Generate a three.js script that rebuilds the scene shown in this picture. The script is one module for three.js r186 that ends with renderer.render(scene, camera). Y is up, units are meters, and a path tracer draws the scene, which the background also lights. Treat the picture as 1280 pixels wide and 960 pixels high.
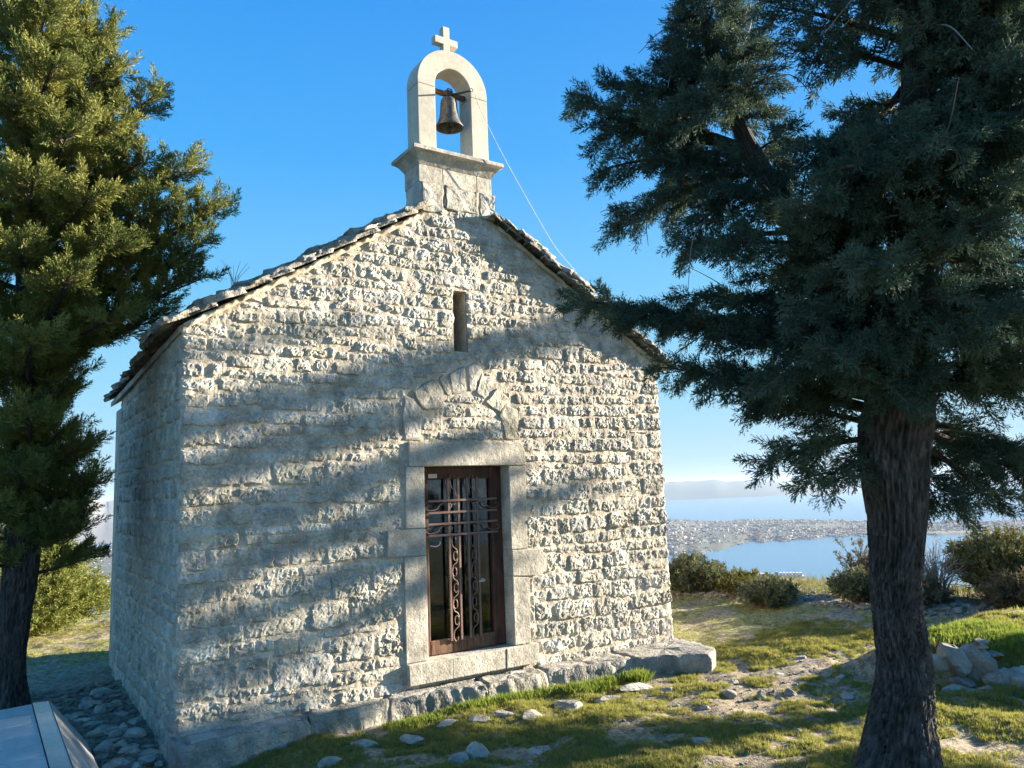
import * as THREE from 'three';
import { mergeGeometries, mergeVertices, toCreasedNormals } from 'three/addons/utils/BufferGeometryUtils.js';
import { RoundedBoxGeometry } from 'three/addons/geometries/RoundedBoxGeometry.js';
import { createNoise3D } from 'simplex-noise';

// ------------------------------------------------------------------ camera
const scene = new THREE.Scene();
const camera = new THREE.PerspectiveCamera(52.406, 4 / 3, 0.1, 90000);
camera.position.set(-3.6166, 1.3819, 6.9234);
camera.up.set(-0.0440, 0.9903, 0.1318);
camera.lookAt(-3.6166 + 0.5577 * 10, 1.3819 + 0.13447 * 10, 6.9234 - 0.8191 * 10);

// ------------------------------------------------------------------ sky, sun, exposure
const EXPOSURE = 4.8;
const SUN = new THREE.Vector3(1, 0.255, 0.24).normalize();
function mulberry(a) { return () => { a |= 0; a = a + 0x6D2B79F5 | 0; let t = Math.imul(a ^ a >>> 15, 1 | a); t = t + Math.imul(t ^ t >>> 7, 61 | t) ^ t; return ((t ^ t >>> 14) >>> 0) / 4294967296; }; }
const lin = (r, g, b) => new THREE.Color().setRGB(r / 255, g / 255, b / 255, THREE.SRGBColorSpace);
{
  const W = 512, H = 256, data = new Float32Array(W * H * 4);
  const stops = [[0, lin(203, 231, 247)], [2.5, lin(184, 226, 250)], [7, lin(156, 219, 253)], [14, lin(122, 204, 254)], [24, lin(76, 176, 253)], [36, lin(50, 152, 243)], [55, lin(46, 146, 238)], [90, lin(48, 146, 236)]];
  const c = new THREE.Color(), d = new THREE.Vector3();
  for (let j = 0; j < H; j++) for (let i = 0; i < W; i++) {
    const el = ((j + 0.5) / H - 0.5) * 180, phi = ((i + 0.5) / W - 0.5) * 2 * Math.PI;
    const e = Math.max(0, el);
    let k = 0; while (k < stops.length - 2 && stops[k + 1][0] < e) k++;
    const t = Math.min(1, (e - stops[k][0]) / (stops[k + 1][0] - stops[k][0]));
    c.copy(stops[k][1]).lerp(stops[k + 1][1], t);
    const ce = Math.cos(el * Math.PI / 180);
    d.set(Math.cos(phi) * ce, Math.sin(el * Math.PI / 180), Math.sin(phi) * ce);
    const m = Math.max(0, d.dot(SUN)), glow = 0.10 * m * m + 0.9 * Math.pow(m, 40);
    const o = (j * W + i) * 4;
    data[o] = (c.r + glow * 0.55) / EXPOSURE; data[o + 1] = (c.g + glow * 0.5) / EXPOSURE; data[o + 2] = (c.b + glow * 0.42) / EXPOSURE; data[o + 3] = 1;
  }
  const sky = new THREE.DataTexture(data, W, H, THREE.RGBAFormat, THREE.FloatType);
  sky.mapping = THREE.EquirectangularReflectionMapping; sky.magFilter = THREE.LinearFilter; sky.minFilter = THREE.LinearFilter; sky.needsUpdate = true;
  scene.background = sky; scene.environment = sky;
}
const sun = new THREE.DirectionalLight(new THREE.Color().setRGB(1, 0.88, 0.71), 5);
sun.position.copy(SUN).multiplyScalar(60); sun.castShadow = true;
sun.shadow.mapSize.set(4096, 4096);
Object.assign(sun.shadow.camera, { left: -16, right: 16, top: 16, bottom: -16, near: 1, far: 140 });
scene.add(sun, sun.target);
const renderer = new THREE.WebGLRenderer({ antialias: true });
renderer.toneMapping = THREE.LinearToneMapping;
renderer.toneMappingExposure = EXPOSURE;
renderer.shadowMap.enabled = true;
scene.fog = new THREE.FogExp2(new THREE.Color().setRGB(0.62, 0.79, 1.0), 0.000026);

// ------------------------------------------------------------------ helpers
const V = (x, y, z) => new THREE.Vector3(x, y, z);
const N3 = createNoise3D(mulberry(11));
const clamp = (v, a = 0, b = 1) => Math.min(b, Math.max(a, v));
const sstep = (a, b, v) => { const t = clamp((v - a) / (b - a)); return t * t * (3 - 2 * t); };
const fbm = (x, y, z, o = 3) => { let s = 0, a = 0.5; for (let i = 0; i < o; i++) { s += a * N3(x, y, z); x *= 2.03; y *= 2.03; z *= 2.03; a *= 0.5; } return s; };
const counts = {};
function numbered(n) { const k = counts[n] = (counts[n] ?? -1) + 1; return k ? n + '_' + String(k).padStart(3, '0') : n; }
function shade(m) { m.castShadow = m.receiveShadow = true; return m; }
function thing(name, label, category, group, pos = [0, 0, 0]) {
  const g = new THREE.Group(); g.name = numbered(name); g.position.set(...pos);
  g.userData = { label, category }; if (group) g.userData.group = group; scene.add(g); return g;
}
function part(name, geo, mat, parent, extra) { const m = shade(new THREE.Mesh(geo, mat)); m.name = name; if (extra) Object.assign(m.userData, extra); parent.add(m); return m; }
function solo(name, geo, mat, label, category, group, pos) {
  const m = shade(new THREE.Mesh(geo, mat)); m.name = numbered(name); m.userData = { label, category }; if (group) m.userData.group = group;
  if (pos) m.position.set(...pos); scene.add(m); return m;
}
function struct(name, geo, mat) { const m = shade(new THREE.Mesh(geo, mat)); m.name = name; m.userData = { kind: 'structure' }; scene.add(m); return m; }
// periodic noise textures
function pnoise(rng) {
  const P = 256, g = new Float32Array(P * P); for (let i = 0; i < P * P; i++) g[i] = rng() * 2 - 1;
  return (x, y, per) => { // value noise, period per (integer)
    const xi = Math.floor(x), yi = Math.floor(y), fx = x - xi, fy = y - yi, u = fx * fx * (3 - 2 * fx), v = fy * fy * (3 - 2 * fy);
    const m = q => ((q % per) + per) % per, A = (a, b) => g[(m(b) & 255) * P + (m(a) & 255)];
    return (A(xi, yi) * (1 - u) + A(xi + 1, yi) * u) * (1 - v) + (A(xi, yi + 1) * (1 - u) + A(xi + 1, yi + 1) * u) * v;
  };
}
function tex(size, fn, srgb, rep = 1) {
  const d = new Uint8Array(size * size * 4);
  for (let j = 0; j < size; j++) for (let i = 0; i < size; i++) { const c = fn(i / size, j / size), o = (j * size + i) * 4; for (let k = 0; k < 3; k++) d[o + k] = clamp(Array.isArray(c) ? c[k] : c) * 255; d[o + 3] = 255; }
  const t = new THREE.DataTexture(d, size, size); t.wrapS = t.wrapT = THREE.RepeatWrapping; t.magFilter = THREE.LinearFilter; t.minFilter = THREE.LinearMipmapLinearFilter; t.generateMipmaps = true;
  if (srgb) t.colorSpace = THREE.SRGBColorSpace; t.repeat.set(rep, rep); t.needsUpdate = true; return t;
}
const pn1 = pnoise(mulberry(5)), pn2 = pnoise(mulberry(6));
const pf = (n, u, v, f, o) => { let s = 0, a = 0.5; for (let i = 0; i < o; i++) { s += a * n(u * f, v * f, f); f *= 2; a *= 0.55; } return s; };
const rockBump = tex(1024, (u, v) => { const a = pf(pn1, u, v, 16, 5), b = Math.abs(pf(pn2, u, v, 32, 3)), p = pf(pn2, u, v, 64, 2); return 0.55 + 0.4 * a - 0.35 * b + (p > 0.42 ? -0.35 : 0); });
const rockMap = tex(1024, (u, v) => { const a = pf(pn2, u, v, 8, 6), b = pf(pn1, u, v, 64, 3), k = 0.9 + 0.2 * a + 0.13 * b; return [k, k * 0.99, k * 0.965]; }, true);
const smoothBump = tex(512, (u, v) => 0.5 + 0.35 * pf(pn1, u, v, 64, 3) + 0.15 * pf(pn2, u, v, 16, 2));
const smoothMap = tex(1024, (u, v) => { const a = pf(pn1, u, v, 4, 6), b = pf(pn2, u, v, 32, 4), s = pf(pn2, u + .37, v, 128, 1); const k = 0.94 + 0.11 * a + 0.07 * b - (s > 0.36 ? 0.12 : 0); return [k, k * 0.985, k * 0.95]; }, true);
const barkMap = tex(512, (u, v) => { const k = 0.75 + 0.5 * pf(pn1, u, v * 0.25, 64, 3) + 0.2 * pf(pn2, u, v, 8, 3); return [k, k, k]; }, true);
const woodMap = tex(512, (u, v) => { const k = 0.8 + 0.35 * pf(pn1, u, v * 0.125, 64, 2) + 0.25 * pf(pn2, u, v, 8, 4); return [k, k * 0.95, k * 0.9]; }, true);
const soilMap = tex(1024, (u, v) => { const a = pf(pn1, u, v, 32, 5), b = pf(pn2, u, v, 128, 2), k = 0.85 + 0.35 * a + 0.3 * b; return [k, k, k]; }, true);
const soilBump = tex(1024, (u, v) => 0.5 + 0.4 * pf(pn2, u, v, 32, 5) + 0.25 * pf(pn1, u, v, 128, 1));
const std = (o) => { const m = new THREE.MeshStandardMaterial({ roughness: 0.95, ...o }); return m; };
const C = (r, g, b) => new THREE.Color().setRGB(r, g, b);
const M = {
  stone: std({ vertexColors: true, map: rockMap, bumpMap: rockBump, bumpScale: 0.010, side: THREE.DoubleSide }),
  mortar: std({ color: C(0.595, 0.53, 0.435), map: rockMap, bumpMap: rockBump, bumpScale: 0.010 }),
  dressed: std({ color: C(0.56, 0.525, 0.455), map: rockMap, bumpMap: rockBump, bumpScale: 0.007 }),
  ashlar: std({ color: C(0.585, 0.55, 0.47), map: smoothMap, bumpMap: smoothBump, bumpScale: 0.0012, roughness: 0.8 }),
  rock: std({ vertexColors: true, map: rockMap, bumpMap: rockBump, bumpScale: 0.012 }),
  slab: std({ vertexColors: true, map: rockMap, bumpMap: rockBump, bumpScale: 0.018 }),
  iron: std({ color: C(0.20, 0.125, 0.10), roughness: 0.55, metalness: 0.25, bumpMap: smoothBump, bumpScale: 0.0008 }),
  frame: std({ color: C(0.14, 0.055, 0.034), roughness: 0.6, map: woodMap }),
  wood: std({ color: C(0.23, 0.13, 0.075), roughness: 0.8, map: woodMap, bumpMap: barkMap, bumpScale: 0.002 }),
  bronze: std({ color: C(0.17, 0.155, 0.125), roughness: 0.6, metalness: 0.55, map: soilMap }),
  darkIron: std({ color: C(0.035, 0.03, 0.028), roughness: 0.6, metalness: 0.4 }),
  glass: new THREE.MeshPhysicalMaterial({ color: C(0.6, 0.66, 0.66), roughness: 0.06, transmission: 1, thickness: 0, ior: 1.5 }),
  plate: std({ color: C(0.55, 0.53, 0.5), roughness: 0.5 }),
  rope: std({ color: C(0.55, 0.55, 0.55), roughness: 0.8 }),
  bark: std({ color: C(0.115, 0.102, 0.094), map: barkMap, bumpMap: barkMap, bumpScale: 0.012 }),
  twig: std({ color: C(0.13, 0.10, 0.08) }),
  dryTwig: std({ color: C(0.30, 0.25, 0.20) }),
  leaf: new THREE.MeshPhysicalMaterial({ color: C(1, 1, 1), roughness: 0.8, transmission: 0.28, thickness: 0, specularIntensity: 0.3, side: THREE.DoubleSide }),
  grass: new THREE.MeshPhysicalMaterial({ color: C(1, 1, 1), roughness: 0.9, transmission: 0.5, thickness: 0, specularIntensity: 0.3, side: THREE.DoubleSide }),
  soil: std({ vertexColors: true, map: soilMap, bumpMap: soilBump, bumpScale: 0.010 }),
  far: std({ vertexColors: true, roughness: 1 }),
};
function paint(geo, f) { const p = geo.attributes.position, n = p.count, a = new Float32Array(n * 3); for (let i = 0; i < n; i++) { const c = f(p.getX(i), p.getY(i), p.getZ(i), i); a[3 * i] = c[0]; a[3 * i + 1] = c[1]; a[3 * i + 2] = c[2]; } geo.setAttribute('color', new THREE.BufferAttribute(a, 3)); return geo; }
function boxUV(geo) { // uv in metres along the dominant axis of each face
  const g = geo.index ? geo.toNonIndexed() : geo; const p = g.attributes.position, n = p.count, uv = new Float32Array(n * 2), a = V(), b = V(), c = V();
  for (let i = 0; i < n; i += 3) {
    a.fromBufferAttribute(p, i); b.fromBufferAttribute(p, i + 1).sub(a); c.fromBufferAttribute(p, i + 2).sub(a); b.cross(c);
    const ax = Math.abs(b.x), ay = Math.abs(b.y), az = Math.abs(b.z);
    for (let k = 0; k < 3; k++) { const x = p.getX(i + k), y = p.getY(i + k), z = p.getZ(i + k); const q = ax > ay && ax > az ? [z, y] : ay > az ? [x, z] : [x, y]; uv[2 * (i + k)] = q[0]; uv[2 * (i + k) + 1] = q[1]; }
  }
  g.setAttribute('uv', new THREE.BufferAttribute(uv, 2)); return g;
}
function gridGeo(nu, nv, f) { // f(i,j) -> [x,y,z,u,v]
  const pos = [], uv = [], idx = [];
  for (let j = 0; j <= nv; j++) for (let i = 0; i <= nu; i++) { const q = f(i / nu, j / nv); pos.push(q[0], q[1], q[2]); uv.push(q[3], q[4]); }
  for (let j = 0; j < nv; j++) for (let i = 0; i < nu; i++) { const a = j * (nu + 1) + i, b = a + 1, c = a + nu + 1, d = c + 1; idx.push(a, b, d, a, d, c); }
  const g = new THREE.BufferGeometry(); g.setAttribute('position', new THREE.Float32BufferAttribute(pos, 3)); g.setAttribute('uv', new THREE.Float32BufferAttribute(uv, 2)); g.setIndex(idx); g.computeVertexNormals(); return g;
}
function box(x0, x1, y0, y1, z0, z1) { return boxUV(new THREE.BoxGeometry(x1 - x0, y1 - y0, z1 - z0).translate((x0 + x1) / 2, (y0 + y1) / 2, (z0 + z1) / 2)); }
function rbox(x0, x1, y0, y1, z0, z1, r = 0.008) { return boxUV(new RoundedBoxGeometry(x1 - x0, y1 - y0, z1 - z0, 2, Math.min(r, (x1 - x0) / 2.1, (y1 - y0) / 2.1, (z1 - z0) / 2.1)).translate((x0 + x1) / 2, (y0 + y1) / 2, (z0 + z1) / 2)); }
// rough stone seen in a wall face: rounded outline, pitted front, sides going back into the mortar
function facet(x, y, so, cs) { // broken-rock facets: tilted planes over jittered cells, height in -1..1
  const gx = Math.floor(x / cs), gy = Math.floor(y / cs); let bd = 1e9, h = 0;
  for (let j = -1; j <= 1; j++) for (let i = -1; i <= 1; i++) {
    const cx = gx + i, cy = gy + j; let q = Math.sin(cx * 127.1 + cy * 311.7 + so * 74.7) * 43758.5453; q -= Math.floor(q); let r = Math.sin(cx * 269.5 + cy * 183.3 + so * 46.1) * 24634.6345; r -= Math.floor(r);
    const dx = x / cs - cx - q, dy = y / cs - cy - r, d = dx * dx + dy * dy * 1.3; if (d < bd) { bd = d; const w = Math.sin(q * 91 + r * 57) * 0.5; h = w + (q - 0.5) * 1.5 * dx + (r - 0.5) * 1.5 * dy; }
  }
  return h;
}
function faceStone(x0, x1, y0, y1, seed, prot, cell, rough = 1) {
  const rng = mulberry(seed * 7919 + 13), w = x1 - x0, h = y1 - y0, cx = (x0 + x1) / 2, cy = (y0 + y1) / 2;
  const nu = Math.max(7, Math.min(48, Math.round(w / cell))), nv = Math.max(6, Math.min(34, Math.round(h / cell)));
  const k = 0.08 + 0.32 * rng(), tx = (rng() - 0.5) * 0.016, ty = (rng() - 0.5) * 0.014, tw = (rng() - 0.5) * 0.16 * Math.min(1, h / w), so = seed * 3.7, rg = rough * (0.42 + 0.7 * rng()), ps = 0.2 + 0.35 * rng();
  const warp = q => Math.sign(q) * (1 - Math.pow(1 - Math.abs(q), 1.3));
  const sk = (rng() - 0.5) * 0.5 * Math.min(h, w);
  return gridGeo(nu, nv, (a, b) => {
    const u = warp(a * 2 - 1), v = warp(b * 2 - 1);
    let ex = u * (1 - k + k * Math.sqrt(1 - v * v / 2)), ey = v * (1 - k + k * Math.sqrt(1 - u * u / 2));
    let x = cx + ex * w / 2 + ey * sk * 0.25, y = cy + ey * h / 2 + ex * tw * w / 2;
    const ed = Math.max(Math.abs(u), Math.abs(v));
    const wob = 0.06 * Math.min(w, h) + 0.006; x += wob * N3(x * 11, y * 11, so) * ed; y += wob * N3(x * 11, y * 11, so + 50) * ed;
    const d = Math.min((1 - Math.abs(u)) * w / 2, (1 - Math.abs(v)) * h / 2), e = 1 - Math.exp(-d / 0.006), e2 = clamp(d / 0.014);
    const pit = Math.max(0, N3(x * 15, y * 17, so + 9) - ps - 0.12), pit2 = Math.max(0, N3(x * 33, y * 33, so + 19) - 0.3);
    let z = -0.014 + (prot + 0.014) * e + (u * tx + v * ty) * e + e2 * rg * (0.010 * facet(x, y, seed % 97, 0.055) + 0.004 * facet(x, y, seed % 89, 0.024) + 0.006 * N3(x * 5.5, y * 7, so + 3) + 0.003 * N3(x * 42, y * 42, so + 7) - 0.034 * pit - 0.013 * pit2);
    return [x, y, z, x, y];
  });
}
function stoneTone(rng) { const k = 0.535 + 0.13 * (rng() - 0.5), w = rng(); return [k * (1.02 + 0.05 * w), k * (0.99 + 0.015 * w), k * (0.915 - 0.08 * w)]; }
function toneGeo(g, rng, so = 0, mul = 1) {
  const t = stoneTone(rng).map(q => q * mul);
  return paint(g, (x, y, z) => { const m = 1 + 0.16 * fbm(x * 4 + so, y * 4, z * 4, 3), y2 = Math.max(0, N3(x * 2.2, y * 2.2, z + so) - 0.3) * 0.25; const l = N3(x * 11, y * 11, z * 11 + so) > 0.55 ? 0.86 : 1; return [t[0] * m * l * (1 + y2 * 0.3), t[1] * m * l, t[2] * m * l * (1 - y2 * 0.5)]; });
}
const rdir = rng => { const z = rng() * 2 - 1, a = rng() * 6.2832, s = Math.sqrt(1 - z * z); return V(s * Math.cos(a), z, s * Math.sin(a)); };
// free-standing rock: flattened, angular lump
function rockGeo(sx, sy, sz, seed, det = 3, ang = 0.5, mul = 0.85) {
  const g0 = new THREE.IcosahedronGeometry(1, det); g0.deleteAttribute('uv'); g0.deleteAttribute('normal');
  const g = mergeVertices(g0, 1e-4), p = g.attributes.position, rng = mulberry(seed * 131 + 7), pl = [];
  for (let i = 0; i < 14; i++) { const n = rdir(rng); pl.push([n, 0.45 + 0.35 * rng()]); }
  const v = V();
  for (let i = 0; i < p.count; i++) {
    v.fromBufferAttribute(p, i); let s = 1;
    for (const [n, d] of pl) { const q = v.dot(n); if (q > d) s = Math.min(s, d / q); }
    s = 1 - Math.min(1, ang * 1.3) * (1 - s); if (s < 0.3) s = 0.3;
    s *= 1 + 0.06 * N3(v.x * 1.6, v.y * 1.6, v.z * 1.6 + seed) + 0.035 * N3(v.x * 5, v.y * 5, v.z * 5 + seed) + 0.02 * N3(v.x * 13, v.y * 13, v.z * 13);
    p.setXYZ(i, v.x * s * sx, v.y * s * sy, v.z * s * sz);
  }
  g.computeVertexNormals(); const uv = new Float32Array(p.count * 2); for (let i = 0; i < p.count; i++) { uv[2 * i] = p.getX(i) + p.getY(i) * 0.4 + seed * 0.13; uv[2 * i + 1] = p.getZ(i) + p.getY(i) * 0.8; }
  g.setAttribute('uv', new THREE.BufferAttribute(uv, 2)); return toneGeo(toCreasedNormals(g, 0.35), rng, seed, mul);
}
// prism over a polygon in xz with rough sides and top (paving, ledge and roof slabs)
function slabGeo(poly, y0, y1, seed, cell = 0.05, amp = 0.012, mul = 1) {
  const pts = []; const n = poly.length;
  for (let i = 0; i < n; i++) { const a = poly[i], b = poly[(i + 1) % n], L = Math.hypot(b[0] - a[0], b[1] - a[1]), m = Math.max(1, Math.round(L / cell)); for (let k = 0; k < m; k++) { const t = k / m; pts.push([a[0] + (b[0] - a[0]) * t, a[1] + (b[1] - a[1]) * t]); } }
  let cx = 0, cz = 0; for (const q of pts) { cx += q[0]; cz += q[1]; } cx /= pts.length; cz /= pts.length;
  const S = seed * 1.7, h = y1 - y0, rings = [[1.0, 0], [1.012, h * 0.25], [1.0, h * 0.55], [1.0, h * 0.85], [0.975, h], [0.85, h], [0.6, h], [0.3, h], [0.02, h]];
  const pos = [], uv = [], idx = [], m = pts.length;
  for (let r = 0; r < rings.length; r++) for (let i = 0; i < m; i++) {
    let x = cx + (pts[i][0] - cx) * rings[r][0], z = cz + (pts[i][1] - cz) * rings[r][0], y = y0 + rings[r][1];
    const k = r < 5 ? 1 : rings[r][0] * 0.7; x += k * amp * 1.6 * N3(x * 7, y * 14, z * 7 + S); z += k * amp * 1.6 * N3(x * 7, y * 14, z * 7 + S + 30);
    if (r > 2) y += amp * N3(x * 6, S, z * 6) + amp * 0.5 * N3(x * 20, S, z * 20);
    pos.push(x, y, z); uv.push(r < 5 ? x + z : x, r < 5 ? y : z);
  }
  for (let r = 0; r < rings.length - 1; r++) for (let i = 0; i < m; i++) { const a = r * m + i, b = r * m + (i + 1) % m, c = a + m, d = b + m; idx.push(a, c, b, b, c, d); }
  const g = new THREE.BufferGeometry(); g.setAttribute('position', new THREE.Float32BufferAttribute(pos, 3)); g.setAttribute('uv', new THREE.Float32BufferAttribute(uv, 2)); g.setIndex(idx);
  // winding: make the top face up
  let ar = 0; for (let i = 0; i < m; i++) { const a = pts[i], b = pts[(i + 1) % m]; ar += a[0] * b[1] - b[0] * a[1]; }
  if (ar < 0) { for (let i = 0; i < idx.length; i += 3) { const t = idx[i + 1]; idx[i + 1] = idx[i + 2]; idx[i + 2] = t; } g.setIndex(idx); }
  g.computeVertexNormals(); return toneGeo(g, mulberry(seed + 99), seed, mul);
}
function taperTube(pts, radii, seg = 10, radial = 7) {
  const curve = new THREE.CatmullRomCurve3(pts), n = Math.max(2, Math.round(seg)), fr = curve.computeFrenetFrames(n), pos = [], uv = [], idx = [];
  for (let i = 0; i <= n; i++) {
    const t = i / n, p = curve.getPoint(t), f = t * (radii.length - 1), k = Math.min(radii.length - 2, Math.floor(f)), r = radii[k] + (radii[k + 1] - radii[k]) * (f - k);
    for (let j = 0; j <= radial; j++) { const a = j / radial * 2 * Math.PI, c = Math.cos(a), s = Math.sin(a); pos.push(p.x + r * (c * fr.normals[i].x + s * fr.binormals[i].x), p.y + r * (c * fr.normals[i].y + s * fr.binormals[i].y), p.z + r * (c * fr.normals[i].z + s * fr.binormals[i].z)); uv.push(j / radial, t * n * 0.1); }
  }
  for (let i = 0; i < n; i++) for (let j = 0; j < radial; j++) { const a = i * (radial + 1) + j, b = a + 1, c = a + radial + 1, d = c + 1; idx.push(a, b, d, a, d, c); }
  const g = new THREE.BufferGeometry(); g.setAttribute('position', new THREE.Float32BufferAttribute(pos, 3)); g.setAttribute('uv', new THREE.Float32BufferAttribute(uv, 2)); g.setIndex(idx); g.computeVertexNormals(); return g;
}
const bar = (a, b, r, n = 8) => taperTube([V(...a), V((a[0] + b[0]) / 2, (a[1] + b[1]) / 2, (a[2] + b[2]) / 2), V(...b)], [r, r], 2, n);
// ------------------------------------------------------------------ ground
const SEA = -400;
const edgeR = (x, z) => { const a = Math.atan2(z, x); return 8.4 + 12 * sstep(0.12, 0.7, a) * (1 - sstep(2.6, 3.1, a)) + 0.5 * N3(Math.cos(a) * 1.5, Math.sin(a) * 1.5, 4); };
function G(x, z) {
  const r = Math.hypot(x, z), e = r - edgeR(x, z);
  let y = -0.575 + 0.035 * N3(x * 0.5, 0, z * 0.5) + 0.022 * N3(x * 1.7, 3, z * 1.7) + 0.009 * N3(x * 5, 7, z * 5);
  y += 0.07 * sstep(3.2, 6, x) - 0.05 * sstep(0.6, 0, Math.abs(z - 0.4)) * sstep(-1.2, -2.2, x);
  y += 0.30 * sstep(0, 0.22, (x - 3.9) * 0.83 - (z - 2.75) * 0.56) * sstep(1.7, 2.5, z) * sstep(9, 6, x);
  y += 0.10 * sstep(-2.2, -0.6, e) * sstep(1.2, 0, e) * (x > 0 ? 1 : 0.3);
  y -= 0.06 * sstep(1.5, 0.5, Math.abs(z - 0.3)) * sstep(3.9, 3.2, x);
  if (e > 0) y -= e < 8 ? 0.026 * e * e : 0.026 * 64 + 0.416 * (e - 8);
  if (e > 20) y += Math.min(30, (e - 20) * 0.06) * fbm(x * 0.006, 1, z * 0.006, 3);
  return y;
}
const bare = (x, z) => clamp(1.1 - Math.hypot((x - 2.9) / 2.0, (z - 1.75) / 0.95)) * (0.6 + 0.65 * N3(x * 2.6, 4, z * 2.6)) + sstep(-1.9, -2.5, x) * sstep(0.6, -0.4, z) * sstep(-3.4, -2.9, x) * sstep(-4.6, -3.6, z);
function greenness(x, z) { return clamp(0.64 + 0.75 * fbm(x * 0.9 + 4, 2, z * 0.9, 3) + 0.35 * N3(x * 3.1, 5, z * 3.1) - 1.0 * clamp(bare(x, z))); }
function groundColor(x, z) {
  const g = greenness(x, z), n = fbm(x * 6, 9, z * 6, 3), d = [0.36 + 0.13 * n, 0.285 + 0.105 * n, 0.18 + 0.07 * n], gr = [0.29 + 0.1 * n, 0.28 + 0.09 * n, 0.09 + 0.035 * n];
  const t = sstep(0.3, 0.75, g); return [0, 1, 2].map(k => d[k] * (1 - t) + gr[k] * t);
}
{
  const X0 = -7, X1 = 13, Z0 = -10, Z1 = 9.5, nx = 380, nz = 370;
  const g = gridGeo(nx, nz, (a, b) => { const x = X0 + (X1 - X0) * a, z = Z1 + (Z0 - Z1) * b; const y = G(x, z) + 0.006 * (1 - greenness(x, z)) * N3(x * 11, 1, z * 11) + 0.0025 * N3(x * 24, 5, z * 24); return [x, y, z, x, z]; });
  struct('ground', paint(g, (x, y, z) => groundColor(x, z)), M.soil);
  const R = [0, 4, 6, 8, 10, 12, 14, 16, 18, 20, 24, 28, 34, 42, 55, 75, 100, 140, 200, 280, 380, 500, 650, 800, 1000, 1300];
  const far = gridGeo(160, R.length - 1, (a, b) => { const r = R[Math.round(b * (R.length - 1))], t = -a * Math.PI * 2, x = r * Math.cos(t), z = r * Math.sin(t); let y = G(x, z); const inside = x > X0 - 0.2 && x < X1 + 0.2 && z > Z0 - 0.2 && z < Z1 + 0.2; if (inside) y -= 0.35; return [x, Math.max(y, SEA - 20), z, x / 3, z / 3]; });
  struct('hillside', paint(far, (x, y, z) => { const n = fbm(x * 0.05, 1, z * 0.05, 3); return [0.13 + 0.05 * n, 0.14 + 0.05 * n, 0.06 + 0.02 * n]; }), M.soil);
}
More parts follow.
